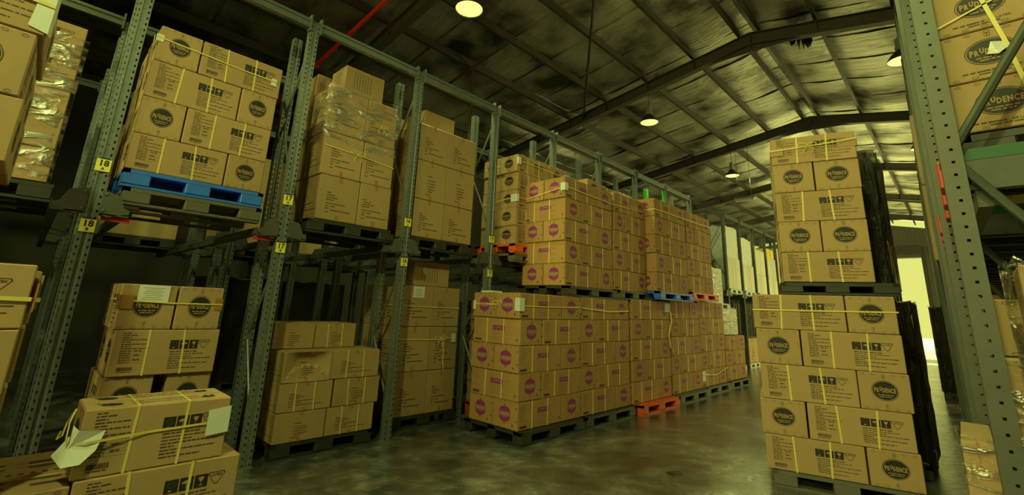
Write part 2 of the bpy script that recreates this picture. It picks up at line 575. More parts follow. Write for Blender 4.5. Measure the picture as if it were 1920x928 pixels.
for y in RY:
    mb = MB()
    for (xa, xb) in ((XL, RX), (RX, XR)):
        za, zb = roof_z(xa) - 0.115, roof_z(xb) - 0.115
        def slab(dy, t0, t1):
            mb.add([(xa, y - dy, za - t1), (xa, y + dy, za - t1), (xa, y + dy, za - t0), (xa, y - dy, za - t0),
                    (xb, y - dy, zb - t1), (xb, y + dy, zb - t1), (xb, y + dy, zb - t0), (xb, y - dy, zb - t0)],
                   [(0, 1, 2, 3), (4, 7, 6, 5), (0, 4, 5, 1), (1, 5, 6, 2), (2, 6, 7, 3), (3, 7, 4, 0)], 'rafter')
        slab(0.085, 0, 0.015); slab(0.006, 0.015, 0.285); slab(0.085, 0.285, 0.30)
    # apex haunch and stiffener plates
    z = roof_z(RX) - 0.115
    mb.add([(RX - 1.0, y - 0.012, z - 0.155 - 0.3), (RX, y - 0.012, z - 0.46), (RX + 1.0, y - 0.012, z - 0.2 - 0.3), (RX, y - 0.012, z - 0.28),
            (RX - 1.0, y + 0.012, z - 0.155 - 0.3), (RX, y + 0.012, z - 0.46), (RX + 1.0, y + 0.012, z - 0.5), (RX, y + 0.012, z - 0.28)],
           [(0, 1, 2, 3), (7, 6, 5, 4), (0, 4, 5, 1), (1, 5, 6, 2)], 'rafter')
    mb.box(RX - 0.015, RX + 0.015, y - 0.085, y + 0.085, z - 0.46, z, 'rafter')
    for x in PX_L[1:] + PX_R[1:]:
        mb.box(x - 0.01, x + 0.01, y - 0.08, y + 0.08, roof_z(x) - 0.41, roof_z(x) - 0.12, 'rafter')
    link('rafter', mb.mesh('rafter'), ceiling)
    mb = MB()
    for x in (XL + 0.15, XR - 0.15):
        mb.box(x - 0.12, x + 0.12, y - 0.09, y + 0.09, 0, roof_z(x) - 0.12, 'rafter')
    link('column', mb.mesh('column'), ceiling)
# wind bracing rod, bridging strut, drop hanger, sagging conduit
mb = MB(); mb.tube([(3.0, 1.7, 7.86), (0.46, 5.09, 7.62), (-2.42, 8.85, 7.15)], 0.03, 'purlin', 8); link('bracing_rod', mb.mesh('bracing_rod'), ceiling)
mb = MB(); mb.tube([(-1.53, 4.7, 7.36), (-3.95, 4.7, 7.0)], 0.045, 'purlin', 4)
mb.tube([(-2.72, 4.7, 7.2), (-2.72, 4.7, 4.95)], 0.045, 'purlin', 4); link('bridging_strut', mb.mesh('bridging_strut'), ceiling)
mb = MB(); mb.tube([(3.3, 21.0, 6.3), (4.2, 21.0, 6.1), (5.2, 21.0, 5.9)], 0.035, 'rafter', 5); link('conduit', mb.mesh('conduit'), ceiling)

mb = MB(); rng = random.Random(77)
for i in range(16):
    x = 3.15 + rng.uniform(-.18, .18); z = roof_z(x) - 0.02; y = 9.25 + rng.uniform(-.1, .1); l = rng.uniform(.12, .55); w = rng.uniform(.03, .09)
    mb.add([(x, y, z), (x + w, y + .05, z), (x + w * 1.4, y + .02, z - l * .6), (x + w * .7, y - .03, z - l), (x - w * .3, y, z - l * .5)], [(0, 1, 2, 3, 4)], 'steel_dark')
link('torn_insulation', mb.mesh('torn_insulation'), ceiling)

# ------------------------------------------------------------------ loose roof items
mb = MB(); mb.tube([(2.6, 1.5, 6.86), (-1.27, 1.5, 6.51), (-3.88, 1.5, 6.27), (-7.5, 1.5, 5.94)], 0.036, 'red_pipe', 10)
mb.tube([(-3.9, 1.5, 6.262), (-4.03, 1.5, 6.25)], 0.05, 'red_pipe', 10)
tag(link('fire_pipe', mb.mesh('fire_pipe')), 'red fire sprinkler pipe crossing above the grey rack beam', 'pipe')


def lamp(loc, zhang, energy, label, lit=1.0):
    x, y, z = loc
    t = thing('bay_lamp', label, 'lamp', loc)
    mb = MB()
    mb.lathe([(0.235, 0.0), (0.225, 0.035), (0.17, 0.12), (0.10, 0.20), (0.055, 0.25), (0.05, 0.27)], 'lamp_black', 24)
    mb.lathe([(0.05, 0.268), (0.10, 0.198), (0.168, 0.118), (0.222, 0.033), (0.232, 0.0)], 'lamp_grey', 24)
    o = link('reflector', mb.mesh('reflector'), t)
    for p in o.data.polygons: p.use_smooth = True
    mb = MB(); mb.lathe([(0.0, -0.03), (0.11, -0.025), (0.19, -0.008), (0.225, 0.012)], 'glow', 24)
    link('lamp_glass', mb.mesh('lamp_glass'), t)
    mb = MB(); mb.lathe([(0.055, 0.27), (0.07, 0.28), (0.07, 0.46), (0.03, 0.5)], 'lamp_grey', 14)
    mb.lathe([(0.052, 0.22), (0.085, 0.25), (0.085, 0.30), (0.05, 0.32)], 'lamp_grey', 14)
    link('ballast', mb.mesh('ballast'), t)
    mb = MB(); mb.tube([(0, 0, 0.49), (0, 0, zhang - z)], 0.008, 'lamp_black', 5)
    link('cord', mb.mesh('cord'), t)
    l = light('lamp_light', 'SPOT', (0, 0, -0.06), energy, LAMP, (0, 0, 0), spot_size=math.radians(168), spot_blend=0.4, shadow_soft_size=0.16)
    l.parent = t


lamp((-0.30, 2.5, 6.42), roof_z(-0.3) - 0.4, 330, 'high bay lamp glaring brightly beside the nearest rafter')
lamp((-0.28, 8.8, 6.46), roof_z(-0.28) - 0.4, 260, 'high bay lamp hanging on a grey ballast from the second rafter')
lamp((-0.24, 14.88, 6.44), roof_z(-0.24) - 0.4, 260, 'small high bay lamp on a thin cord beyond the tall purple stacks')
lamp((4.86, 2.5, 6.36), roof_z(4.86) - 0.4, 200, 'high bay lamp above the near right rack post, out of frame')
lamp((4.86, 8.8, 6.36), roof_z(4.86) - 0.4, 120, 'high bay lamp half hidden behind the right-hand rack posts')
lamp((4.82, 14.88, 6.36), roof_z(4.82) - 0.4, 120, 'farther high bay lamp behind the right-hand rack posts')
lamp((4.86, -3.5, 6.36), roof_z(4.86) - 0.4, 980, 'high bay lamp above and behind the right-hand rack, out of frame')
lamp((-0.30, -3.5, 6.42), roof_z(-0.3) - 0.4, 420, 'high bay lamp above the left foreground stacks, out of frame')
lamp((-0.24, 20.96, 6.44), roof_z(-0.24) - 0.4, 200, 'distant lamp showing as a yellow dot beside the tall logo stack')
mb = MB(); mb.box(-0.1, 0.5, 14.55, 14.65, 5.42, 5.5, 'paper'); mb.box(-0.14, 0.54, 14.53, 14.67, 5.5, 5.55, 'lamp_grey')
mb.tube([(0, 14.6, 5.55), (0, 14.6, roof_z(0) - .05)], 0.006, 'lamp_black', 4); mb.tube([(.4, 14.6, 5.55), (.4, 14.6, roof_z(.4) - .05)], 0.006, 'lamp_black', 4)
tag(link('strip_lamp', mb.mesh('strip_lamp')), 'unlit white strip lamp hung high between the far rafters', 'lamp')

# ------------------------------------------------------------------ racks


def panel(mb, P, w0, w1, h, holes, pitch, mname):
    """perforated strip; P(a, z) gives the point; holes = [(centre a, half width, half height, phase)]"""
    br = [w0]
    for (c, hw, hh, ph) in sorted(holes):
        br += [c - hw, c + hw]
    br.append(w1)
    hs = sorted(holes)
    for i in range(len(br) - 1):
        a, b_ = br[i], br[i + 1]
        if i % 2 == 0:
            mb.add([P(a, 0), P(b_, 0), P(b_, h), P(a, h)], [(0, 1, 2, 3)], mname)
        else:
            c, hw, hh, ph = hs[i // 2]
            z0 = 0.0; zc = pitch * (0.5 + ph)
            v, f = [], []
            while zc < h - hh:
                o = len(v); v += [P(a, z0), P(b_, z0), P(b_, zc - hh), P(a, zc - hh)]; f.append((o, o + 1, o + 2, o + 3))
                z0 = zc + hh; zc += pitch
            o = len(v); v += [P(a, z0), P(b_, z0), P(b_, h), P(a, h)]; f.append((o, o + 1, o + 2, o + 3))
            mb.add(v, f, mname)


def post_mesh(name, h, mname, dep=0.085, w=0.05, front_holes=True, foot=True, sgn=1):
    """omega upright; front face at x = 0 looking to +x * sgn"""
    mb = MB()
    X = lambda x: -sgn * x
    if front_holes:
        panel(mb, lambda a, z: (X(0), a, z), -w, -0.016, h, [(-0.034, 0.006, 0.011, 0)], 0.06, mname)
        panel(mb, lambda a, z: (X(0), a, z), 0.016, w, h, [(0.034, 0.006, 0.011, 0)], 0.06, mname)
        panel(mb, lambda a, z: (X(0.010), a, z), -0.010, 0.010, h, [(0.0, 0.003, 0.004, 0.5)], 0.06, mname)
    else:
        mb.add([(X(0), -w, 0), (X(0), -0.016, 0), (X(0), -0.016, h), (X(0), -w, h)], [(0, 1, 2, 3)], mname)
        mb.add([(X(0), 0.016, 0), (X(0), w, 0), (X(0), w, h), (X(0), 0.016, h)], [(0, 1, 2, 3)], mname)
        mb.add([(X(0.01), -0.01, 0), (X(0.01), 0.01, 0), (X(0.01), 0.01, h), (X(0.01), -0.01, h)], [(0, 1, 2, 3)], mname)
    for s in (-1, 1):
        mb.add([(X(0), s * 0.016, 0), (X(0.010), s * 0.010, 0), (X(0.010), s * 0.010, h), (X(0), s * 0.016, h)], [(0, 1, 2, 3)], mname)
        panel(mb, lambda a, z: (X(a), s * w, z), 0, dep, h, [(dep * 0.55, 0.006, 0.006, 0.5)], 0.06, mname)
        mb.add([(X(dep), s * w, 0), (X(dep), s * (w - 0.018), 0), (X(dep), s * (w - 0.018), h), (X(dep), s * w, h)], [(0, 1, 2, 3)], mname)
    if foot:
        mb.box(min(X(-0.01), X(dep + .01)), max(X(-0.01), X(dep + .01)), -w - 0.012, w + 0.012, 0, 0.008, mname)
    return mb.mesh(name)


ZT = 4.726
post_front = post_mesh('post', ZT, 'steel')
post_rear = post_mesh('post', ZT - 0.02, 'steel')
post_dark = post_mesh('post', ZT, 'steel_dark', front_holes=False)
post_green = post_mesh('post', ZT, 'green_bright', front_holes=False)


def bracket_mesh():
    mb = MB()
    for s in (-1, 1):
        prof = [(0.045, -0.10), (0.10, -0.12), (0.24, -0.075), (0.24, -0.045), (0.20, -0.03), (0.16, 0.07), (0.045, 0.10)]
        for x in (0.006, -0.07):
            v = [(x, s * a, z) for a, z in prof] + [(x - 0.006, s * a, z) for a, z in prof]
            n = len(prof)
            f = [tuple(range(n)), tuple(range(2 * n - 1, n - 1, -1))] + [(i, (i + 1) % n, n + (i + 1) % n, n + i) for i in range(n)]
            mb.add(v, f, 'steel_right')
        mb.box(-0.076, 0.006, min(s * .05, s * .24), max(s * .05, s * .24), -0.105, -0.095, 'steel_right')
        for zz in (-0.07, 0.07):
            mb.lathe([(0, 0.012), (0.011, 0.012), (0.011, 0)], 'steel', 6, Matrix.Translation((0.006, s * 0.065, zz)) @ Matrix.Rotation(PI / 2, 4, 'Y'))
    return mb.mesh('arm_bracket')


BRK = bracket_mesh()


def label_mesh(a, b_):
    mb = MB()
    T = Matrix.Rotation(PI / 2, 4, 'Z')
    t = MB()
    t.box(-0.048, 0.048, -0.004, 0.002, -0.055, 0.048, 'label_yellow')
    t.pquad(-0.03, 0.03, 0.05, 0.062, 'ink', 0.002)
    t.ptext(a, 0, 0.012, 0.072, 'ink', 0.0052, 0.95, 0.002)
    t.ptext(b_, 0, -0.034, 0.034, 'ink', 0.0052, 1.0, 0.001)
    for i, f in enumerate(t.f):
        pass
    mb.v = [tuple(T @ Vector(p)) for p in t.v]; mb.f = t.f; mb.mi = t.mi; mb.ms = t.ms
    return mb.mesh('location_label')


def beam_mesh(length, mname):
    mb = MB()
    mb.box(-0.05, 0, 0.05, length - 0.05, -0.11, 0.0, mname)
    mb.box(0, 0.012, 0.05, length - 0.05, -0.035, 0.0, mname)
    mb.box(0, 0.012, 0.05, length - 0.05, -0.11, -0.085, mname)
    for s in (0.05, length - 0.07):
        mb.box(-0.055, 0.018, s, s + 0.02, -0.15, 0.05, mname)
    return mb.mesh('tie_beam')


def brace_mesh(p, q, r, mname):
    mb = MB(); mb.tube([p, q], r, mname, 8)
    return mb.mesh('brace')


rack = thing('pallet_rack', 'tall grey steel drive-in pallet rack with yellow bay labels on its uprights', 'rack', (0, -3, 0))
P = 1.5
FR = [(-0.52,), (-1.75,), (-2.27,), (-3.5,), (-4.02,)]
brace_a = brace_mesh((-0.06, 0, 0.35), (-0.54, 0, 1.15), 0.014, 'steel')
brace_b = brace_mesh((-0.54, 0, 1.15), (-0.06, 0, 1.95), 0.014, 'steel')
brace_top = brace_mesh((-0.06, 0, ZT - 0.25), (-0.54, 0, ZT - 1.1), 0.014, 'steel')
brace_low = brace_mesh((-0.54, 0, ZT - 1.1), (-0.06, 0, ZT - 1.95), 0.014, 'steel')
names = {0: None, 1: '18', 2: '17', 3: '16', 4: '15'}
rail_m = MB(); rail_m.box(-5.2, 0.0, -0.03, 0.03, 0, 0.012, 'steel_right'); rail_m.box(-5.2, 0, -0.03, -0.024, 0.012, 0.07, 'steel_right')
rail_m = rail_m.mesh('rail')
beam15 = beam_mesh(P, 'steel')
beam_dark = beam_mesh(P, 'steel_dark')
for i in range(10):
    y = i * P
    green = (i == 8)
    pm = post_green if green else post_front
    o = link('post', post_front, rack, (0, y, 0))
    if green:
        strip = MB(); strip.box(-0.08, 0.002, -0.056, -0.051, 3.3, ZT, 'green_bright'); link('paint_band', strip.mesh('paint_band'), o)
    if names.get(i):
        for ch, z in (('A', 2.577), ('B', 2.068)):
            link('location_label', label_mesh(names[i], ch), o, (0.006, 0, z - (0.0 if i < 4 else 0.02)))
    link('arm_bracket', BRK, rack, (0, y, 2.27))
    link('post', post_green if green else post_rear, rack, (-0.50, y, 0))
    for dx in (-1.75, -2.27, -3.5, -4.02):
        if i <= 5:
            link('post', post_rear if i < 3 else post_dark, rack, (dx, y, 0))
            link('arm_bracket', BRK, rack, (dx, y, 2.27))
    for bm in (brace_a, brace_b, brace_top, brace_low):
        link('brace', bm, rack, (0, y, 0))
    if i < 9:
        link('tie_beam', beam15, rack, (-0.0, y, ZT + 0.005))
        if i < 6:
            link('tie_beam', beam_dark, rack, (-1.72, y, ZT + 0.005))
            link('tie_beam', beam_dark, rack, (-4.3, y, ZT + 0.005))
    for s in (-1, 1):
        link('rail', rail_m, rack, (-0.01, y + s * 0.215, 2.178))
tag(rack['label'] and rack)

for y, s_ in ((P, 1), (2 * P, -1)):
    mb = MB(); mb.box(-0.03, 0.0, min(s_ * .07, s_ * .26), max(s_ * .07, s_ * .26), 2.125, 2.16, 'pal_red'); link('rail_stop', mb.mesh('rail_stop'), rack, (-0.03, y, 0))

# second rack block beyond the cross aisle
rack2 = thing('pallet_rack', 'distant dark pallet rack block beyond the cross aisle holding film-wrapped loads', 'rack', (0, 13.0, 0))
for i in range(7):
    y = i * 1.4
    for dx in (0, -0.5, -1.75):
        link('post', post_dark, rack2, (dx, y, 0))
    for bm in (brace_top, brace_low, brace_a, brace_b):
        link('brace', bm, rack2, (0, y, 0))
    link('arm_bracket', BRK, rack2, (0, y, 2.27))
    if i < 6:
        link('tie_beam', beam_mesh(1.4, 'steel_dark') if i == 0 else D.meshes['tie_beam.002'], rack2, (0, y, ZT))
    for s in (-1, 1):
        link('rail', rail_m, rack2, (-0.01, y + s * 0.215, 2.178))

# right-hand rack, front posts beside the camera
rack3 = thing('pallet_rack', 'near grey steel rack with round-holed posts along the right side', 'rack', (5.048 + 0.033, 0, 0), 0.03)
post_r = post_mesh('post', 5.6, 'steel_right', dep=0.078, w=0.045, front_holes=True, sgn=-1)
post_r_far = post_mesh('post', 5.6, 'steel_right', dep=0.075, w=0.05, front_holes=False, sgn=-1)
RYS = [1.10 + 1.5 * i for i in range(14)]
br1 = brace_mesh((0.06, 0, 2.36), (0.95, 0, 3.86), 0.02, 'steel_dark')
br2 = brace_mesh((0.05, 0, 2.29), (0.95, 0, 0.85), 0.02, 'steel_dark')
arm_r = MB(); arm_r.box(0.08, 1.0, -0.02, 0.02, 2.30, 2.355, 'green_paint'); arm_r.box(0.08, 1.0, -0.022, 0.018, 2.16, 2.298, 'steel_dark'); arm_r = arm_r.mesh('arm')
beam_r = MB(); beam_r.box(0.10, 0.15, -0.7, 0.7, 2.08, 2.16, 'steel_dark'); beam_r = beam_r.mesh('rail')
for i, y in enumerate(RYS):
    link('post', post_r if i < 4 else post_r_far, rack3, (0, y, 0))
    if i < 6:
        link('post', post_r_far, rack3, (1.0, y, 0))
        link('brace', br1, rack3, (0, y, 0)); link('brace', br2, rack3, (0, y, 0))
    link('arm', arm_r, rack3, (0, y + 0.06, 0))
    link('rail', beam_r, rack3, (0, y + 0.75, 0))
mb = MB(); mb.box(-0.03, 0, -20.5, 0, 5.55, 5.65, 'steel_dark')
link('tie_beam', mb.mesh('tie_beam'), rack3, (0.04, 21.0, 0))

# ------------------------------------------------------------------ pallets


def pallet_meshes(mname, L=1.1, W=1.1, H=0.15):
    d = MB()
    n = 9
    for i in range(n):      # open grating deck
        a = -L / 2 + L * i / n
        d.box(a + 0.008, a + L / n - 0.008, -W / 2 + 0.02, W / 2 - 0.02, H - 0.018, H, mname)
    for yy in (-W / 2, -0.06, W / 2 - 0.12):
        d.box(-L / 2, L / 2, yy, yy + 0.12, H - 0.035, H - 0.002, mname)
    for xx in (-L / 2, L / 2 - 0.05):
        d.box(xx, xx + 0.05, -W / 2, W / 2, H - 0.035, H - 0.002, mname)
    bl = MB(); bl.cham(-0.1, 0.1, -0.07, 0.07, 0.02, H - 0.03, 0.008, mname)
    rn = MB(); rn.box(-L / 2, L / 2, -0.05, 0.05, 0, 0.022, mname)
    return d.mesh('deck'), bl.mesh('block'), rn.mesh('runner')


_pm = {}


def pallet(colour, x, y, z, rz, label, L=1.1, W=1.1, H=0.15, group='plastic pallets under the carton stacks'):
    key = (colour, L, W, H)
    if key not in _pm:
        _pm[key] = pallet_meshes(colour, L, W, H)
    d, bl, rn = _pm[key]
    t = thing('pallet', label, 'pallet', (x, y, z), rz, group)
    link('deck', d, t)
    for a in (-L / 2 + 0.1, 0, L / 2 - 0.1):
        for b_ in (-W / 2 + 0.07, 0, W / 2 - 0.07):
            link('block', bl, t, (a, b_, 0))
    for b_ in (-W / 2 + 0.06, 0, W / 2 - 0.06):
        link('runner', rn, t, (0, b_, 0))
    return t


# ------------------------------------------------------------------ cartons
CL, CW, CH = 0.79, 0.385, 0.33


def carton_body(mname, name='carton'):
    mb = MB()
    mb.cham(-CL / 2, CL / 2, -CW / 2, CW / 2, 0.001, CH - 0.001, 0.006, mname)
    # closing flaps: a raised seam along the top, flap ends showing at the short sides
    mb.box(-CL / 2 + 0.008, CL / 2 - 0.008, -CW / 2 + 0.01, -0.003, CH - 0.001, CH + 0.0005, mname)
    mb.box(-CL / 2 + 0.008, CL / 2 - 0.008, 0.003, CW / 2 - 0.01, CH - 0.001, CH + 0.0005, mname)
    return mb.mesh(name)


def staples(mb, ink):
    for zz in (0.018, CH - 0.02):
        for i in range(5):
            x = -0.15 + 0.075 * i
            mb.pring(x, zz, 0.014, 0.008, 0.002, ink, 0, 10)
    for zz in (0.045, CH - 0.04):
        mb.pring(0, zz, 0.013, 0.013, 0.002, ink, 0, 12)
        mb.pquad(-0.002, 0.002, zz - 0.012, zz + 0.012, ink, 0)


def emblem_black(extra=False):
    mb = MB()
    c = CH * 0.53
    mb.pring(0, c, 0.100, 0.088, 0.004, 'ink', 0)
    mb.pell(0, c, 0.091, 0.079, 'ink', 0)
    hs = {'P': (0.056, 0.0), 'R': (0.050, -0.002), 'U': (0.046, 0.010), 'D': (0.050, -0.001), 'E': (0.052, 0.0), 'N': (0.052, 0.0), 'C': (0.054, 0.0)}
    adv = []
    for ch in 'PRUDENCE':
        gv, _ = text_geo(ch, hs[ch][0], 0.0022)
        xs = [p[0] for p in gv]
        adv.append((ch, max(xs) - min(xs), (max(xs) + min(xs)) / 2))
    sx = 0.158 / (sum(w for _, w, _ in adv) + 7 * 0.006)
    x = -0.079
    for ch, w, mid in adv:
        h, dz = hs[ch]
        cx = x + w * sx / 2 - mid * sx
        mb.ptext(ch, cx, c + dz + 0.002, h, 'ink', 0.0006, sx, 0.007)
        mb.ptext(ch, cx, c + dz + 0.002, h, 'letter_kraft', 0.0012, sx, 0.0022)
        x += (w + 0.006) * sx
    rng = random.Random(3)
    mb.words(-0.058, 0.058, c - 0.040, 0.007, 'letter_kraft', rng, 0.0008)
    mb.words(-0.045, 0.045, c - 0.056, 0.007, 'letter_kraft', rng, 0.0008)
    staples(mb, 'ink_soft')
    if extra:
        mb.ptext('DE LATEX', 0.06, 0.052, 0.018, 'ink_soft', 0.0, 1.0, 0.0005)
        mb.words(-0.12, 0.0, 0.046, 0.010, 'ink_soft', rng)
        mb.words(-0.06, 0.06, 0.030, 0.008, 'ink_soft', rng)
    return mb.mesh('printed_emblem')


def panel_black():
    mb = MB(); rng = random.Random(5)
    X = lambda u: -CL / 2 + CL * u
    Z = lambda v: CH * v
    z = 0.92
    for i in range(14):
        u1 = rng.choice([0.16, 0.33, 0.36, 0.30, 0.2])
        if i in (0, 2, 4): u1 = 0.15
        if i >= 8:
            mb.words(X(0.075), X(0.17), Z(z), 0.006, 'ink_soft', rng); mb.pquad(X(0.075), X(0.32), Z(z) - 0.004, Z(z) - 0.003, 'ink_soft')
            if i % 2 == 0: mb.words(X(0.20), X(0.26), Z(z), 0.008, 'ink_soft', rng)
        else:
            mb.words(X(0.075), X(u1), Z(z), 0.007, 'ink_soft', rng)
        z -= 0.048
    x = X(0.08)
    while x < X(0.21):
        w = rng.choice([0.002, 0.003, 0.0045]); mb.pquad(x, x + w, Z(0.12), Z(0.20), 'ink'); x += w + rng.choice([0.002, 0.003])
    mb.words(X(0.08), X(0.2), Z(0.085), 0.006, 'ink_soft', rng)
    for k, u in enumerate((0.515, 0.61, 0.705)):
        x0 = X(u); s = 0.068
        mb.pquad(x0, x0 + s, Z(0.56), Z(0.56) + s, 'ink')
        cx, cz = x0 + s / 2, Z(0.56) + s / 2
        if k == 0:
            mb.pring(cx, cz + 0.008, 0.017, 0.017, 0.004, 'ink_soft', 0.0005, 14); mb.pquad(cx - 0.012, cx + 0.004, cz - 0.026, cz - 0.018, 'letter_kraft', 0.0005)
        if k == 1:
            mb.pell(cx, cz + 0.002, 0.024, 0.016, 'letter_kraft', 0.0005, 0, PI, 12); mb.pquad(cx - 0.0015, cx + 0.0015, cz - 0.022, cz + 0.002, 'letter_kraft', 0.0005)
        if k == 2:
            mb.pell(cx, cz + 0.022, 0.014, 0.024, 'letter_kraft', 0.0005, PI, 2 * PI, 12); mb.pquad(cx - 0.0015, cx + 0.0015, cz - 0.02, cz, 'letter_kraft', 0.0005)
            mb.pquad(cx - 0.010, cx + 0.010, cz - 0.024, cz - 0.020, 'letter_kraft', 0.0005)
    # rounded triangle mark
    cx, cz = X(0.85), Z(0.68)
    tri = [(-0.040, 0.030), (0.040, 0.030), (0.046, 0.018), (0.008, -0.036), (-0.008, -0.036), (-0.046, 0.018)]
    v, f = [], []
    for a, b_ in tri:
        v += [(cx + a, 0, cz + b_), (cx + a * 0.86, 0, cz + b_ * 0.86)]
    n = len(tri)
    for i in range(n):
        j = (i + 1) % n; f.append((2 * i, 2 * i + 1, 2 * j + 1, 2 * j))
    mb.add(v, f, 'ink_soft')
    mb.ptext('LATEX', cx, cz + 0.012, 0.019, 'ink_soft', 0, 1.0, 0.0006)
    rows = [(0.80, 0.008), (0.86, 0.006), (0.74, 0.006), (0.95, 0.007), (0.62, 0.008), (0.93, 0.007), (0.64, 0.008), (0.82, 0.007)]
    z = 0.49
    for u1, h in rows:
        mb.words(X(0.525), X(u1), Z(z), h, 'ink_soft', rng); z -= 0.052
    return mb.mesh('printed_panel')


def emblem_purple():
    mb = MB()
    c = CH * 0.53
    mb.pell(0, c + 0.026, 0.086, 0.064, 'purple', 0, 0, PI, 16)
    mb.pell(0, c - 0.030, 0.086, 0.064, 'purple', 0, PI, 2 * PI, 16)
    mb.pquad(-0.087, 0.087, c - 0.030, c + 0.026, 'purple_soft', 0)
    rng = random.Random(9)
    mb.words(-0.06, 0.06, c - 0.014, 0.024, 'letter_kraft', rng, 0.0006)
    mb.words(-0.05, 0.05, c - 0.028, 0.006, 'letter_kraft', rng, 0.0006)
    mb.words(-0.04, 0.04, c - 0.044, 0.005, 'letter_kraft', rng, 0.0006)
    for zz in (c - 0.118, c + 0.092):
        mb.pquad(-0.006, 0.006, zz, zz + 0.024, 'ink_soft', 0)
    mb.pell(0.12, 0.055, 0.007, 0.02, 'purple', 0, n=10); mb.pell(0.12, 0.055, 0.016, 0.006, 'purple', 0, n=10)
    for i in range(5):
        mb.pquad(-0.16 + i * 0.075, -0.13 + i * 0.075, CH - 0.012, CH - 0.006, 'ink_soft', 0)
        mb.pquad(-0.16 + i * 0.075, -0.13 + i * 0.075, 0.006, 0.012, 'ink_soft', 0)
    mb.pquad(0.17, 0.185, 0.10, 0.12, 'ink_soft', 0); mb.pquad(0.17, 0.185, CH - 0.08, CH - 0.06, 'ink_soft', 0)
    return mb.mesh('printed_emblem')


def panel_purple():
    mb = MB(); rng = random.Random(11)
    X = lambda u: -CL / 2 + CL * u
    Z = lambda v: CH * v
    for i in range(10):
        mb.words(X(0.05), X(rng.choice([0.12, 0.17, 0.18])), Z(0.88 - 0.06 * i), 0.007, 'purple_soft', rng)
    x = X(0.05)
    while x < X(0.19):
        w = rng.choice([0.003, 0.005, 0.006]); mb.pquad(x, x + w, Z(0.07), Z(0.16), 'ink'); x += w + 0.002
    for k, u in enumerate((0.43, 0.52, 0.61)):
        x0 = X(u); s = 0.064
        mb.pquad(x0, x0 + s, Z(0.52), Z(0.52) + s, 'purple')
        cx, cz = x0 + s / 2, Z(0.52) + s / 2
        if k == 0: mb.pring(cx, cz, 0.018, 0.018, 0.005, 'purple_soft', 0.0005, 12)
        if k == 1: mb.pell(cx, cz, 0.022, 0.016, 'letter_kraft', 0.0005, 0, PI, 10)
        if k == 2: mb.pell(cx, cz + 0.018, 0.013, 0.03, 'letter_kraft', 0.0005, PI, 2 * PI, 10)
    mb.words(X(0.72), X(0.82), Z(0.66), 0.008, 'purple_soft', rng)
    for i in range(6):
        mb.words(X(0.43), X(rng.choice([0.66, 0.75, 0.8])), Z(0.44 - 0.065 * i), 0.006, 'purple_soft', rng)
    mb.pell(X(0.94), Z(0.2), 0.007, 0.02, 'purple', 0, n=10); mb.pell(X(0.94), Z(0.2), 0.016, 0.006, 'purple', 0, n=10)
    return mb.mesh('printed_panel')


def text_plain(kind):
    mb = MB(); rng = random.Random(kind)
    if kind == 1:     # address block with bullet rows
        rows = [(-0.10, 0.02, 0.20), (-0.07, 0.10, 0.165), (-0.07, 0.13, 0.14), (-0.07, 0.09, 0.115), (-0.07, 0.11, 0.09), (-0.07, 0.03, 0.07), (-0.12, 0.0, 0.045)]
        for a, b_, z in rows:
            mb.words(a, b_, z, 0.008, 'ink_soft', rng)
            if b_ > 0.05: mb.pquad(-0.10, -0.088, z, z + 0.009, 'ink_soft')
    else:
        for a, b_, z in [(-0.24, -0.16, 0.20), (-0.24, -0.08, 0.182), (-0.24, -0.02, 0.164), (-0.24, -0.10, 0.146), (-0.24, 0.14, 0.12), (-0.24, -0.17, 0.10), (-0.14, -0.06, 0.10), (-0.24, -0.17, 0.082), (-0.14, 0.26, 0.072), (-0.24, -0.18, 0.055)]:
            mb.words(a, b_, z, 0.007, 'ink_soft', rng)
    for zz in (0.0, CH - 0.045):
        mb.pquad(-0.03, 0.03, zz + 0.002, zz + 0.043, 'tape', 0)
    return mb.mesh('printed_text')


def text_rows_vertical():
    mb = MB(); rng = random.Random(21)
    for i in range(7):
        x = -0.22 + 0.055 * i
        z = 0.06
        while z < 0.28:
            h = rng.uniform(0.012, 0.04); mb.pquad(x, x + 0.010, z, min(z + h, 0.29), 'ink_soft'); z += h + 0.006
    return mb.mesh('printed_text')


def strap_mesh():
    mb = MB(); w, e = 0.0075, 0.0022
    y, z = CW / 2 + e, CH + e
    loop = [(-y, 0.0), (y, 0.0), (y, z), (-y, z)]
    for i in range(4):
        a, b_ = loop[i], loop[(i + 1) % 4]
        mb.add([(-w, a[0], a[1]), (w, a[0], a[1]), (w, b_[0], b_[1]), (-w, b_[0], b_[1])], [(0, 1, 2, 3)], 'strap')
    for s in (-1, 1):   # band edges, so that the strap stands proud of the board
        mb.add([(s * w, -y, 0), (s * w, -y, z), (s * w, -y + e, z), (s * w, -y + e, 0)], [(0, 1, 2, 3)], 'strap')
    return mb.mesh('strap')


BODY = {'black': carton_body('kraft'), 'purple': carton_body('kraft_warm'), 'plain': carton_body('kraft_plain'), 'pale': carton_body('pale_board')}
EMB = {'black': emblem_black(), 'purple': emblem_purple()}
EMB_X = emblem_black(True)
PAN = {'black': panel_black(), 'purple': panel_purple()}
TXT = [text_plain(1), text_plain(2), text_rows_vertical()]
STRAP = strap_mesh()
rnd = random.Random(42)


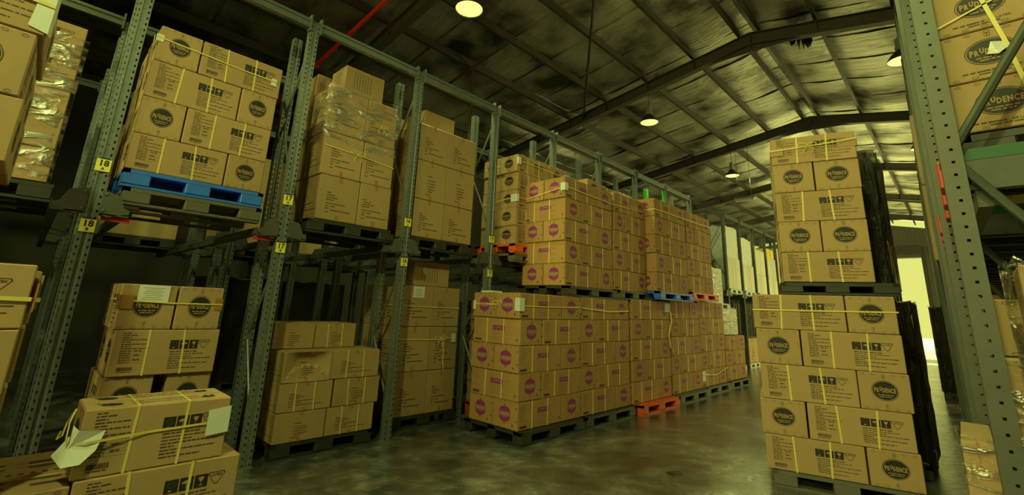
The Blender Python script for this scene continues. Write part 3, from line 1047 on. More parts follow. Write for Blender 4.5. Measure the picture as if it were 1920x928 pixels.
def carton(kind, center, rz, z0, L, W, H, label, group, straps=True, text=0, jit=True, extra=False, name='carton', prints=True):
    """center (x, y) world; long axis = local X rotated by rz; all faces that face the camera get their print"""
    if jit:
        rz += rnd.uniform(-0.008, 0.008)
        center = (center[0] + rnd.uniform(-0.003, 0.003), center[1] + rnd.uniform(-0.003, 0.003))
    o = link(name, BODY[kind], None, (center[0], center[1], z0), (0, 0, rz), (L / CL, W / CW, H / CH))
    tag(o, label, 'carton', group)
    to = Vector((CAM.x - center[0], CAM.y - center[1], 0))
    ex = Vector((math.cos(rz), math.sin(rz), 0)); ey = Vector((-ex.y, ex.x, 0))
    e = 0.0012
    if not prints:
        return o
    for s in (-1, 1):
        if (to - ex * s * L / 2).dot(ex * s) > 0:
            if kind in EMB:
                link('printed_emblem', EMB_X if extra else EMB[kind], o, (s * (CL / 2 + e), 0, 0), (0, 0, s * PI / 2))
            elif kind == 'plain':
                q = link('printed_text', TXT[text if text == 2 else 1], o, (s * (CL / 2 + e), 0, 0), (0, 0, s * PI / 2), (0.62, 1, 1))
        if (to - ey * s * W / 2).dot(ey * s) > 0:
            if kind in PAN:
                link('printed_panel', PAN[kind], o, (0, s * (CW / 2 + e), 0), (0, 0, 0 if s < 0 else PI))
            elif kind == 'plain':
                link('printed_text', TXT[text], o, (0, s * (CW / 2 + e), 0), (0, 0, 0 if s < 0 else PI))
    if straps:
        for u in (-0.19, 0.16):
            sk_ = rnd.uniform(-0.10, 0.10) * (0.6 if kind == 'purple' else 1)
            link('strap', STRAP, o, (CL * u, 0, 0), (0, sk_ * 0.55, 0))
    return o


ORD = ['bottom', 'second', 'third', 'fourth', 'fifth', 'sixth']


def ordinal(i, n):
    return 'bottom' if i == 0 else ('top' if i == n - 1 else ORD[i])


class Frame:
    """local frame of a stack: u to the right along its front, v into its depth"""
    def __init__(s, x, y, rz):
        s.x, s.y, s.rz = x, y, rz
        s.c, s.s = math.cos(rz), math.sin(rz)

    def w(s, u, v):
        return (s.x + u * s.c - v * s.s, s.y + u * s.s + v * s.c)


KD = {'black': 'black-logo carton', 'purple': 'purple-printed carton', 'plain': 'plain brown carton', 'pale': 'pale carton'}


def put(fr, kind, u0, u1, v0, v1, z0, z1, where, stack, group, **kw):
    du, dv = u1 - u0, v1 - v0
    along = du >= dv
    c = fr.w((u0 + u1) / 2, (v0 + v1) / 2)
    L, W = (du, dv) if along else (dv, du)
    side = 'lengthwise' if along else 'end-on'
    label = '%s, %s, %s of %s' % (KD[kind], side, where, stack)
    return carton(kind, c, fr.rz + (0 if along else -PI / 2), z0, L, W, z1 - z0, label, group, **kw)


g = 0.011


def pinwheel(fr, kind, z0, h, flip, where, stack, group, Lb=0.79, Wb=0.385, **kw):
    T = Lb + Wb + 0.005
    a = [(0, Lb, 0, Wb, 'left'), (Lb + .01, T, 0, Lb, 'right'), (Wb + .01, T, Lb + .01, T, 'back'), (0, Wb, Wb + .01, T, 'back left')]
    for (u0, u1, v0, v1, pos) in a:
        if flip:
            u0, u1 = T - u1, T - u0
            pos = {'left': 'right', 'right': 'left', 'back': 'back', 'back left': 'back right'}[pos]
        put(fr, kind, u0, u1, v0, v1, z0, z0 + h - 0.003, '%s in %s layer' % (pos, where), stack, group, **kw)


# ---- tall double stack right of centre (turned 15 degrees)
fr = Frame(3.46, 3.57, math.radians(15.2))
ST = 'tall stack by right aisle'
c = fr.w(0.62, 0.58)
pallet('pal_grey', c[0], c[1], 0.0, fr.rz, 'grey plastic pallet on the floor under the tall stack by right aisle', 1.16, 1.16, 0.15)
G = 'black-logo cartons of the tall right-hand stack'
zz = [0.152, 0.462, 0.785, 1.115, 1.455, 1.80]
off = [0, -0.015, 0.01, -0.005, -0.015]
for i in range(5):
    f2 = Frame(*fr.w(off[i], 0), fr.rz)
    pinwheel(f2, 'black', zz[i], zz[i + 1] - zz[i], i % 2 == 1, ORD[i] if i < 4 else 'top', 'lower ' + ST, G)
f2 = Frame(*fr.w(0.27, 0.02), fr.rz)
c = f2.w(0.47, 0.55)
pallet('pal_black', c[0], c[1], 1.805, fr.rz, 'black plastic pallet carrying the upper half of the tall stack', 0.97, 1.1, 0.12)
zz = [1.93, 2.235, 2.555, 2.875, 3.19, 3.49]
for i in range(5):
    where = ORD[i] if i < 4 else 'top'
    d = 0.01 * (i % 2)
    if i % 2 == 0:
        for j in range(3):
            put(f2, 'black', 0.02 - d, 0.78, j * 0.392, j * 0.392 + 0.385, zz[i], zz[i + 1] - 0.003, ('front', 'middle', 'back')[j] + ' in %s layer' % where, 'upper ' + ST, G)
    else:
        put(f2, 'black', 0.02, 0.385, 0, 0.78, zz[i], zz[i + 1] - 0.003, 'left in %s layer' % where, 'upper ' + ST, G)
        put(f2, 'black', 0.395, 0.78, 0.005, 0.78, zz[i], zz[i + 1] - 0.003, 'right in %s layer' % where, 'upper ' + ST, G)
        put(f2, 'black', 0.02, 0.78, 0.79, 1.17, zz[i], zz[i + 1] - 0.003, 'back in %s layer' % where, 'upper ' + ST, G)


def film(fr, u0, u1, v0, v1, z0, z1, label, seed=0, mname='film', n=10, amp=0.006):
    rng = random.Random(seed)
    per = []
    for i in range(n): per.append((u0 + (u1 - u0) * i / n, v0, 0, -1))
    for i in range(n): per.append((u1, v0 + (v1 - v0) * i / n, 1, 0))
    for i in range(n): per.append((u1 - (u1 - u0) * i / n, v1, 0, 1))
    for i in range(n): per.append((u0, v1 - (v1 - v0) * i / n, -1, 0))
    k = len(per); nz = 12
    v, f = [], []
    for j in range(nz + 1):
        z = z0 + (z1 - z0) * j / nz
        for (a, b_, da, db) in per:
            d = 0.006 + rng.uniform(0, amp)
            zj = z + (rng.uniform(-0.03, 0.03) if j in (0, nz) else 0)
            v.append((*fr.w(a + da * d, b_ + db * d), zj))
    for j in range(nz):
        for i in range(k):
            f.append((j * k + i, j * k + (i + 1) % k, (j + 1) * k + (i + 1) % k, (j + 1) * k + i))
    mb = MB(); mb.add(v, f, mname)
    o = link('stretch_film', mb.mesh('stretch_film'))
    for p in o.data.polygons: p.use_smooth = True
    return tag(o, label, 'stretch film')




def world_pts(fr, pts):
    return [(*fr.w(u, v), z) for u, v, z in pts]


def band(fr, pts, label, w=0.014, name='packing_strap', axis=(0, 0, 1)):
    mb = MB(); mb.ribbon(world_pts(fr, pts), w, 'strap', axis)
    # a second face gives the tape its thickness
    return tag(link(name, mb.mesh(name)), label, 'strap')


def bow(fr, u, v, z, s, label):
    mb = MB()
    def loop(cu, cz, ru, rz_, a0, a1, n=14):
        return world_pts(fr, [(u + cu + ru * math.cos(a0 + (a1 - a0) * i / n), v - 0.012 - 0.02 * math.sin(PI * i / n), z + cz + rz_ * math.sin(a0 + (a1 - a0) * i / n)) for i in range(n + 1)])
    mb.tube(loop(-0.05 * s, 0.02 * s, 0.05 * s, 0.022 * s, 0, 2 * PI), 0.0035, 'strap', 5)
    mb.tube(loop(0.045 * s, 0.02 * s, 0.045 * s, 0.02 * s, PI, -PI), 0.0035, 'strap', 5)
    mb.tube(world_pts(fr, [(u, v - .012, z), (u - 0.04 * s, v - .02, z - 0.05 * s), (u - 0.03 * s, v - .015, z - 0.09 * s)]), 0.0035, 'strap', 5)
    mb.tube(world_pts(fr, [(u, v - .012, z), (u + 0.06 * s, v - .02, z - 0.04 * s), (u + 0.04 * s, v - .015, z - 0.08 * s)]), 0.0035, 'strap', 5)
    return tag(link('strap_knot', mb.mesh('strap_knot')), label, 'knot')


def guard(fr, u, v, z0, z1, label, mname='kraft_plain', w=0.07):
    mb = MB()
    p = fr.w(u, v)
    T = Matrix.Translation((p[0], p[1], 0)) @ Matrix.Rotation(fr.rz, 4, 'Z')
    mb.box(-w, 0.006, -0.006, 0.001, z0, z1, mname, T)
    mb.box(0, 0.006, -0.006, w, z0, z1, mname, T)
    return tag(link('corner_guard', mb.mesh('corner_guard')), label, 'corner guard')


band(fr, [(-0.025, 0.4, 1.64), (-0.022, -0.012, 1.64), (0.4, -0.014, 1.645), (1.18, -0.012, 1.655), (1.192, 0.4, 1.65)], 'yellow strap around the top layer of the lower tall right stack')
band(f2, [(0.0, 0.5, 3.34), (0.005, -0.014, 3.35), (0.36, -0.02, 3.36), (0.60, -0.02, 3.38), (0.79, -0.014, 3.40), (0.80, 0.5, 3.4)], 'yellow strap around the topmost carton of the tall right stack')
bow(f2, 0.36, -0.012, 3.36, 0.9, 'yellow strap bow on the topmost carton of the tall right stack')
guard(f2, 0.786, 0.0, 3.32, 3.41, 'kraft corner pad under the strap, top right of tall right stack', 'kraft_plain', 0.12)
mb = MB()
T = Matrix.Translation((*f2.w(0.02, 0), 0)) @ Matrix.Rotation(f2.rz, 4, 'Z')
mb.box(0, 0.11, -0.008, -0.001, 3.29, 3.38, 'kraft_plain', T); mb.box(-0.008, 0, -0.008, 0.08, 3.29, 3.38, 'kraft_plain', T)
tag(link('corner_guard', mb.mesh('corner_guard')), 'kraft corner pad under the strap, top left of tall right stack', 'corner guard')

frd = Frame(3.62, 5.02, 0)
GD = 'cartons of the dark-wrapped stack behind the tall right stack'
SD = 'shade-wrapped stack behind tall right stack'
pallet('pal_black', 4.09, 5.40, 0.0, 0, 'black floor pallet under the shade-wrapped stack behind the tall right stack', 1.0, 0.85, 0.15)
for i in range(3):
    put(frd, 'plain', 0, 0.96 + (0.0, 0.03, 0.045)[i], 0, 0.80, 0.152 + 0.55 * i, 0.152 + 0.55 * (i + 1) - .004, '%s layer, lower half' % ORD[i], SD, GD, straps=False, prints=False)
pallet('pal_black', 4.06, 5.40, 1.805, 0, 'black pallet between the halves of the shade-wrapped stack', 0.9, 0.85, 0.13)
for i in range(3):
    put(frd, 'plain', 0, 0.90 - 0.035 * i, 0, 0.80, 1.938 + 0.55 * i, 1.938 + 0.55 * (i + 1) - .004, '%s layer, upper half' % ORD[i], SD, GD, straps=False, prints=False)
film(frd, -0.01, 1.0, 0, 0.81, 0.16, 1.80, 'film darkened as shade round the lower half behind the tall right stack', 41, 'film_shade', 12, 0.02)  # film tint put in to hold this stack in shade
film(frd, -0.01, 0.88, 0, 0.81, 1.95, 3.60, 'film darkened as shade round the upper half behind the tall right stack', 42, 'film_shade', 12, 0.02)

# ---- bay 18, upper level: blue over grey pallet
fx = -0.05
fr = Frame(fx, -1.36, PI / 2)
GB = 'black-logo cartons on the blue pallet'
pallet('pal_blue', fx - 0.54, -0.80, 2.445, PI / 2, 'blue plastic pallet stacked on a grey one on the upper rack', 1.13, 1.1, 0.155)
pallet('pal_grey', fx - 0.54, -0.78, 2.29, PI / 2, 'grey plastic pallet under the blue one on the upper rack', 1.11, 1.1, 0.15)
zz = [2.602, 2.935, 3.29, 3.655, 4.01]
for i in range(4):
    pinwheel(Frame(fx, -1.365 + 0.006 * i, PI / 2), 'black', zz[i], zz[i + 1] - zz[i], i % 2 == 1, ordinal(i, 4), 'blue-pallet stack', GB, 0.745, 0.34)
band(fr, [(-0.01, 0.4, 3.87), (-0.012, -0.01, 3.88), (0.3, -0.012, 3.865), (0.75, -0.012, 3.84), (1.07, -0.01, 3.84), (1.075, 0.3, 3.84)], 'yellow strap around the top layer of the blue-pallet stack', 0.012)
guard(fr, 1.062, 0.0, 3.79, 3.87, 'white corner pad at right end of strap, blue-pallet stack', 'paper', 0.05)
mb = MB(); mb.box(fx - 0.08, fx + 0.008, -1.376, -1.37, 3.84, 3.91, 'paper'); mb.box(fx + 0.002, fx + 0.008, -1.376, -1.31, 3.84, 3.91, 'paper')
tag(link('corner_guard', mb.mesh('corner_guard')), 'white corner pad at left end of strap, blue-pallet stack', 'corner guard')

# ---- bay 18, floor level
fr = Frame(-0.05, -1.16, PI / 2)
GL = 'black-logo cartons at the foot of bay 18'
SB = 'dark floor stack under the blue pallet'
pallet('pal_black', -0.58, -0.80, 0.0, PI / 2, 'black floor pallet hidden in shade under the blue-pallet bay')
zz = [0.152, 0.51, 0.875, 1.25, 1.625]
put(fr, 'black', 0.0, 0.33, 0.02, 0.80, zz[0], zz[1] - .003, 'left in bottom layer', SB, GL)
put(fr, 'black', 0.40, 0.74, 0.02, 0.80, zz[0], zz[1] - .003, 'right in bottom layer', SB, GL)
put(fr, 'black', -0.02, 0.33, 0.03, 0.80, zz[1], zz[2] - .003, 'left in second layer', SB, GL)
put(fr, 'black', 0.43, 0.76, 0.03, 0.80, zz[1], zz[2] - .003, 'right in second layer', SB, GL)
put(fr, 'black', 0.0, 0.76, 0.0, 0.36, zz[2], zz[3] - .003, 'front in third layer', SB, GL)
put(fr, 'black', 0.0, 0.76, 0.38, 0.75, zz[2], zz[3] - .003, 'back in third layer', SB, GL)
put(fr, 'black', -0.02, 0.37, 0.0, 0.72, zz[3], zz[4], 'left in top layer', SB, GL)
put(fr, 'black', 0.38, 0.73, 0.0, 0.72, zz[3], zz[4], 'right in top layer', SB, GL)
mb = MB(); T = Matrix.Translation((-0.043, -1.16, 0)) @ Matrix.Rotation(PI / 2, 4, 'Z')
mb.box(0.09, 0.31, -0.003, 0, 1.475, 1.622, 'paper', T)
for k in range(7):
    mb.box(0.12 + 0.01 * (k % 3), 0.27 - 0.02 * (k % 2), -0.0036, -0.003, 1.50 + 0.016 * k, 1.503 + 0.016 * k, 'ink_soft', T)
tag(link('packing_note', mb.mesh('packing_note')), 'white packing note on the top left carton under the blue-pallet bay', 'note')
band(fr, [(-0.03, 0.5, 1.50), (-0.03, -0.012, 1.49), (0.35, -0.014, 1.475), (0.74, -0.012, 1.475), (0.745, 0.5, 1.475)], 'yellow strap across two logo cartons under the blue-pallet bay', 0.012)
guard(fr, 0.735, -0.002, 1.42, 1.53, 'brown corner pad at right end of strap under the blue-pallet bay', 'tape', 0.06)
mb = MB(); mb.box(-0.13, -0.035, -1.19, -1.182, 1.42, 1.53, 'tape'); mb.box(-0.045, -0.037, -1.19, -1.09, 1.42, 1.53, 'tape')
tag(link('corner_guard', mb.mesh('corner_guard')), 'brown corner pad at left end of strap under the blue-pallet bay', 'corner guard')

# ---- foreground pallet in the aisle
fr = Frame(1.60, -1.40, PI / 2)
GF = 'black-logo cartons on the foreground pallet'
pallet('pal_black', 1.06, -1.0, 0.0, PI / 2, 'black pallet under the near foreground cartons, below the frame')
SF = 'near foreground stack'
put(fr, 'black', 0.0, 0.78, 0.0, 0.385, 0.152, 0.24, 'hidden lowest', SF, GF) if False else None
for (u0, u1, v0, v1, z0, z1, w) in ((0.02, 0.80, 0.0, 0.385, 0.255, 0.592, 'right in middle layer'), (-0.385, 0.012, 0.01, 0.79, 0.255, 0.575, 'left in middle layer'),
                                   (0.02, 0.80, 0.395, 0.78, 0.255, 0.592, 'back in middle layer'),
                                   (0.0, 0.695, 0.01, 0.395, 0.594, 0.935, 'front on top')):
    put(fr, 'black', u0, u1, v0, v1, z0, z1, w, SF, GF, jit=False)
for (u0, u1, v0, v1, w) in ((-0.38, 0.40, 0.0, 0.385, 'left in bottom layer'), (0.41, 0.80, 0.0, 0.78, 'right in bottom layer')):
    put(fr, 'black', u0, u1, v0, v1, 0.152, 0.252, w, SF, GF)
band(fr, [(-0.01, 0.3, 0.78), (-0.035, -0.004, 0.775), (0.03, -0.03, 0.78), (0.3, 0.003, 0.79), (0.70, 0.0, 0.80), (0.705, 0.3, 0.81)], 'yellow strap around the front top foreground carton', 0.013)
# printing on its lid
mb = MB(); rng = random.Random(31)
for v in (0.09, 0.29):
    t = MB(); t.pell(-0.26, v, 0.055, 0.036, 'ink'); t.words(-0.16, 0.22, v + 0.03, 0.014, 'ink_soft', rng); t.words(-0.16, 0.22, v - 0.03, 0.014, 'ink_soft', rng)
    t.ptext('dd', 0.27, v, 0.085, 'ink', 0, 0.9, 0.006); t.words(-0.33, -0.25, v + 0.035, 0.014, 'ink_soft', rng)
    for i in range(len(t.f)):
        pass
    mb.v += [(p[0], p[2] - CW / 2, 0) for p in t.v]
    o0 = len(mb.v) - len(t.v)
    for f_, k_ in zip(t.f, t.mi):
        mb.f.append([q + o0 for q in f_]); mb.mi.append(mb.mid(t.ms[k_]))
lid = [o for o in COL.objects if o.get('label', '').endswith('front on top of near foreground stack')][0]
link('printed_lid', mb.mesh('printed_lid'), lid, (0, 0, CH + 0.0025))
mb = MB(); rng = random.Random(33)
for x, w in ((-0.20, 0.035), (-0.10, 0.025), (0.15, 0.03), (0.24, 0.04)):
    for y_ in (-0.13, 0.08):
        t = MB(); t.pquad(x, x + w, y_ - 0.03, y_ + 0.09, 'ink_soft'); mb.add([(p[0], p[2], 0) for p in t.v], t.f, 'ink_soft')
for k in range(8):
    mb.add([(0.02, -0.17 + 0.045 * k, 0), (0.05, -0.17 + 0.045 * k, 0), (0.05, -0.15 + 0.045 * k, 0), (0.02, -0.15 + 0.045 * k, 0)], [(0, 1, 2, 3)], 'ink_soft')
lid2 = [o for o in COL.objects if o.get('label', '').endswith('left in middle layer of near foreground stack')][0]
link('printed_lid', mb.mesh('printed_lid'), lid2, (0, 0, CH + 0.0025))
# papers held by the strap
mb = MB(); mb.add(world_pts(fr, [(0.58, -0.004, 0.725), (0.70, -0.004, 0.735), (0.70, -0.004, 0.885), (0.58, -0.004, 0.87)]), [(0, 1, 2, 3)], 'paper')
mb.add(world_pts(fr, [(0.58, -0.0005, 0.725), (0.70, -0.0005, 0.735), (0.70, -0.0005, 0.885), (0.58, -0.0005, 0.87)]), [(3, 2, 1, 0)], 'paper')
tag(link('paper_slip', mb.mesh('paper_slip')), 'white paper slip tucked under the strap, right side of near foreground carton', 'paper')
mb = MB(); pts = [(-0.03, 0.10, 0.80), (-0.035, -0.005, 0.87), (-0.01, -0.03, 0.845), (0.10, -0.012, 0.83), (0.075, -0.03, 0.74), (0.02, -0.05, 0.685), (-0.05, -0.04, 0.68), (-0.09, 0.06, 0.72), (-0.035, -0.012, 0.76)]
mb.add(world_pts(fr, pts), [(8, 2, 3, 4), (8, 4, 5), (8, 5, 6), (8, 6, 7), (8, 7, 0), (8, 1, 2)], 'paper')
tag(link('paper_slip', mb.mesh('paper_slip')), 'crumpled white paper folded round the left corner of near foreground carton', 'paper')
mb = MB(); mb.tube(world_pts(fr, [(-0.04, 0.0, 0.74), (-0.05, 0.01, 0.80), (-0.05, 0.03, 0.88), (-0.03, 0.1, 0.93), (-0.05, 0.14, 0.86), (-0.06, 0.12, 0.80), (-0.08, 0.1, 0.79), (-0.07, 0.09, 0.83)]), 0.004, 'strap', 5)
tag(link('strap_tail', mb.mesh('strap_tail')), 'loose yellow strap tail at left end of near foreground carton', 'strap')

# ---- leaning stack at the left edge of the picture
GE = 'black-logo cartons in the stack at the left edge'
SE = 'left edge stack'
pallet('pal_black', 1.2, -2.34, 0.0, PI / 2, 'black pallet under the stack at the left edge, out of frame')
fr = Frame(1.72, -2.9, PI / 2)
zl = [(0.152, 0.46), (0.46, 0.77), (0.77, 1.06), (1.06, 1.36), (1.36, 1.67)]
for i, (a, b_) in enumerate(zl):
    d = (0, 0.0, -0.01, 0.0, 0.0)[i]
    put(fr, 'black', 0.40 + d, 1.17 + d, 0.0, 0.385, a, b_ - .004, 'front in %s layer' % ordinal(i, 5), 'lower ' + SE, GE)
    put(fr, 'black', 0.55 + d, 1.20 + d, 0.42, 1.10, a, b_ - .02, 'back in %s layer' % ordinal(i, 5), 'lower ' + SE, GE)
pallet('pal_black', 1.2, -2.45, 1.675, PI / 2, 'black pallet between the two halves of the left edge stack', 1.0, 1.05, 0.13)
zl = [(1.81, 2.15), (2.15, 2.49), (2.49, 2.845), (2.845, 3.18)]
for i, (a, b_) in enumerate(zl):
    u1 = (0.90, 0.955, 0.93, 0.955)[i]
    put(fr, 'black', 0.2, u1, 0.0, 0.385, a, b_ - .004, 'front in %s layer' % ordinal(i, 4), 'upper ' + SE, GE) if i != 2 else put(fr, 'black', 0.555, u1, 0.0, 0.78, a, b_ - .004, 'front in third layer', 'upper ' + SE, GE)
    put(fr, 'black', 0.2, u1, 0.40 if i != 2 else 0.79, 0.78 if i != 2 else 1.1, a, b_ - .004, 'back in %s layer' % ordinal(i, 4), 'upper ' + SE, GE)
band(fr, [(0.2, -0.012, 3.06), (0.962, -0.014, 3.02), (0.975, 0.4, 3.02)], 'yellow strap around the top layer of the left edge stack', 0.02)
band(fr, [(0.3, -0.012, 1.52), (1.18, -0.012, 1.50), (1.215, 0.1, 1.495), (1.22, 0.8, 1.495)], 'yellow strap across the yellowish carton at the left edge', 0.02)
mb = MB(); mb.add(world_pts(fr, [(0.885, -0.006, 2.88), (0.962, -0.006, 2.86), (0.962, -0.012, 3.17), (0.905, -0.012, 3.17)]), [(0, 1, 2, 3)], 'paper')
mb.add(world_pts(fr, [(0.962, -0.006, 2.86), (0.970, 0.10, 2.88), (0.970, 0.10, 3.17), (0.962, -0.012, 3.17)]), [(0, 1, 2, 3)], 'paper')
tag(link('paper_sheet', mb.mesh('paper_sheet')), 'large white paper flap on the top carton of the left edge stack', 'paper')
mb = MB(); mb.box(1.64, 1.727, -1.712, -1.704, 1.44, 1.58, 'tape'); mb.box(1.30, 1.64, -1.702, -1.694, 1.45, 1.62, 'kraft_plain')
tag(link('corner_guard', mb.mesh('corner_guard')), 'brown card pad under the strap at the left edge stack', 'corner guard')

# ---- wrapped cartons on the upper level behind the left edge stack
fr = Frame(-0.30, -2.62, PI / 2)
SW = 'film-wrapped stack left of upright eighteen'
pallet('pal_black', -0.85, -2.3, 2.25, PI / 2, 'black pallet under the film-wrapped stack left of upright eighteen')
for i in range(5):
    put(fr, 'black', 0.0, 0.82 - 0.004 * i, 0.0, 0.40, 2.405 + 0.285 * i, 2.405 + 0.285 * (i + 1) - .004, '%s layer' % ordinal(i, 5), SW, 'cartons of the film-wrapped stack at upper left', straps=False, prints=(i > 2))
    put(fr, 'black', 0.0, 0.78 - 0.004 * i, 0.42, 0.80, 2.405 + 0.285 * i, 2.405 + 0.285 * (i + 1) - .004, 'back in %s layer' % ordinal(i, 5), SW, 'cartons of the film-wrapped stack at upper left', straps=False)


film(fr, 0, 0.83, 0, 0.82, 2.42, 3.72, 'clear stretch film round the stack left of upright eighteen', 3)

# ---- bay 17 upper: tall plain cartons with film
fr = Frame(-0.05, 0.33, PI / 2)
pallet('pal_black', -0.60, 0.80, 2.285, PI / 2, 'black pallet under the tall film-topped stack on the upper rack', 1.1, 1.1, 0.15)
GP = 'plain cartons of the film-topped upper stack'
S17 = 'film-topped upper stack'
zz = [2.44, 2.965, 3.49, 4.06]
for i in range(3):
    for (u0, u1, v0, v1, w) in ((0, 0.485, 0, 0.48, 'left'), (0.492, 0.915, 0, 0.48, 'right'), (-0.02, 0.45, 0.49, 0.97, 'back left'), (0.47, 0.9, 0.49, 0.97, 'back right')):
        d = -0.012 * i
        put(fr, 'plain', u0 + d, u1 + d + 0.0001, v0, v1, zz[i], zz[i + 1] - .003, '%s in %s layer' % (w, ordinal(i, 3)), S17, GP, straps=False, text=1)
put(fr, 'plain', 0.13, 0.66, 0.02, 0.40, 4.062, 4.40, 'single carton on top', S17, GP, straps=False, text=2)
put(fr, 'plain', -0.03, 0.30, 0.45, 0.93, 4.062, 4.36, 'back left on top', S17, GP, straps=False, text=1)
film(fr, -0.04, 0.91, 0, 0.98, 3.38, 4.08, 'shiny stretch film round the third layer of the film-topped stack', 5)
band(fr, [(-0.01, 0.6, 3.30), (-0.012, -0.008, 3.31), (0.5, -0.012, 3.28), (0.91, -0.01, 3.24)], 'yellow strap around the middle layer of the film-topped stack', 0.012)
bow(fr, 0.40, -0.012, 3.28, 1.0, 'yellow strap bow on the middle layer of the film-topped stack')
bow(fr, 0.66, -0.014, 3.72, 0.9, 'yellow strap bow behind film on the film-topped stack')

# ---- bay 17 floor level: low plain cartons with straps
fr = Frame(-0.02, 0.22, PI / 2)
pallet('pal_black', -0.60, 0.77, 0.0, PI / 2, 'black floor pallet under the low stack of strapped plain cartons')
GQ = 'strapped plain cartons of the low floor stack'
S17L = 'low strapped floor stack'
rows = [(0.152, 0.435, [(0.0, 0.52, 1), (0.535, 1.09, 0)]), (0.436, 0.72, [(0.0, 0.56, 0), (0.585, 1.13, 1)]), (0.721, 1.02, [(0.0, 0.51, 1), (0.52, 1.10, 0)])]
for i, (a, b_, bx) in enumerate(rows):
    for j, (u0, u1, tx) in enumerate(bx):
        cc = fr.w((u0 + u1) / 2, 0.27)
        carton('plain', cc, fr.rz, a, u1 - u0, 0.50, b_ - a - .003, 'plain brown carton, %s in %s layer of %s' % (('left', 'right')[j], ordinal(i, 4), S17L), GQ, straps=(tx == 0 or j == 1), text=1 - tx if True else 0)
        cc = fr.w((u0 + u1) / 2, 0.80)
        carton('plain', cc, fr.rz, a, u1 - u0, 0.50, b_ - a - .003, 'plain brown carton, back %s in %s layer of %s' % (('left', 'right')[j], ordinal(i, 4), S17L), GQ, straps=False)
for j, (u0, u1) in enumerate(((-0.02, 0.43), (0.44, 0.93))):
    carton('plain', fr.w((u0 + u1) / 2, 0.60), fr.rz, 1.021, u1 - u0, 0.5, 0.275, 'plain brown carton, %s in top layer of %s' % (('left', 'right')[j], S17L), GQ, straps=(j == 1), text=0)

def dent(x, z):
    a = max(0.0, 1 - abs(x) / 0.37); t = min(1.0, z / CH)
    d = 0.055 * min(1.0, 1.6 * a) * (1 - abs(2 * t - 1) ** 3)
    if (x / 0.33) ** 2 + (z / 0.17) ** 2 < 1:
        d *= 0.25
    return d


crushed = [o for o in COL.objects if o.get('label', '').startswith('plain brown carton, left in third layer of low')][0]
mb = MB(); nx, nz = 26, 14
v = [(-CL / 2 + CL * i / nx, -CW / 2 + dent(-CL / 2 + CL * i / nx, CH * j / nz), CH * j / nz) for j in range(nz + 1) for i in range(nx + 1)]
mb.add(v, [(j * (nx + 1) + i, j * (nx + 1) + i + 1, (j + 1) * (nx + 1) + i + 1, (j + 1) * (nx + 1) + i) for j in range(nz) for i in range(nx)], 'kraft_plain')
mb.add([(-CL / 2, -CW / 2, 0), (CL / 2, -CW / 2, 0), (CL / 2, CW / 2, 0), (-CL / 2, CW / 2, 0), (-CL / 2, -CW / 2, CH), (CL / 2, -CW / 2, CH), (CL / 2, CW / 2, CH), (-CL / 2, CW / 2, CH)],
       [(3, 2, 1, 0), (4, 5, 6, 7), (1, 2, 6, 5), (2, 3, 7, 6), (3, 0, 4, 7)], 'kraft_plain')
crushed.data = mb.mesh('carton')
crushed['label'] = 'crushed plain brown carton with dented front, left in third layer of low strapped floor stack'
for ch in crushed.children:
    if ch.name.startswith('printed_text') and abs(ch.location.y) > 0.1:
        me = ch.data.copy(); ch.data = me
        for q in me.vertices:
            q.co.y += dent(q.co.x, q.co.z) - 0.0008

# ---- bay 16 upper
fr = Frame(-0.05, 1.60, PI / 2)
pallet('pal_black', -0.60, 2.10, 2.27, PI / 2, 'black pallet under the unwrapped three-layer stack on upper rack', 1.1, 1.1, 0.15)
GR = 'plain cartons of the unwrapped upper stack'
S16 = 'unwrapped upper stack'
zz = [2.42, 2.935, 3.48, 4.01]
for i in range(3):
    for (u0, u1, v0, v1, w) in ((0, 0.50, 0, 0.46, 'left'), (0.505, 1.03, 0, 0.46, 'right'), (-0.03, 0.49, 0.47, 0.93, 'back left'), (0.50, 0.99, 0.47, 0.93, 'back right')):
        put(fr, 'plain', u0, u1, v0, v1, zz[i], zz[i + 1] - .003, '%s in %s layer' % (w, ordinal(i, 3)), S16, GR, straps=False, text=0 if i == 1 else 1)
put(fr, 'plain', 0.12, 0.66, 0.10, 0.58, 4.012, 4.27, 'single carton on top', S16, GR, straps=False, prints=False)
put(fr, 'plain', 0.0, 0.4, 0.62, 0.95, 4.012, 4.22, 'back carton on top', S16, GR, straps=False, prints=False)
mb = MB(); mb.box(-0.9, -0.72, 1.562, 1.566, 3.72, 3.9, 'paper')
tag(link('packing_note', mb.mesh('packing_note')), 'white note on the left side of the unwrapped upper stack', 'note')

# ---- bay 16 floor level
fr = Frame(-0.30, 1.77, PI / 2)
pallet('pal_black', -0.86, 2.24, 0.0, PI / 2, 'black floor pallet under the brown stack with the hanging knot')
GS = 'plain cartons of the floor stack with the hanging knot'
S16L = 'hanging-knot floor stack'
zz = [0.152, 0.69, 1.26, 1.80]
for i in range(3):
    for (u0, u1, v0, v1, w) in ((-0.05, 0.455, 0, 0.46, 'left'), (0.46, 0.93, 0, 0.46, 'right'), (-0.05, 0.45, 0.47, 0.93, 'back left')):
        put(fr, 'plain', u0, u1, v0, v1, zz[i], zz[i + 1] - .003, '%s in %s layer' % (w, ordinal(i, 3)), S16L, GS, straps=False, text=1)
put(fr, 'plain', 0.12, 0.73, 0.03, 0.5, 1.80, 2.14, 'single carton on top', S16L, GS, straps=False, text=2)
mb = MB(); T = Matrix.Translation((-0.297, 1.77, 0)) @ Matrix.Rotation(PI / 2, 4, 'Z')
mb.box(0.12, 0.30, -0.003, 0, 1.64, 1.79, 'paper', T)
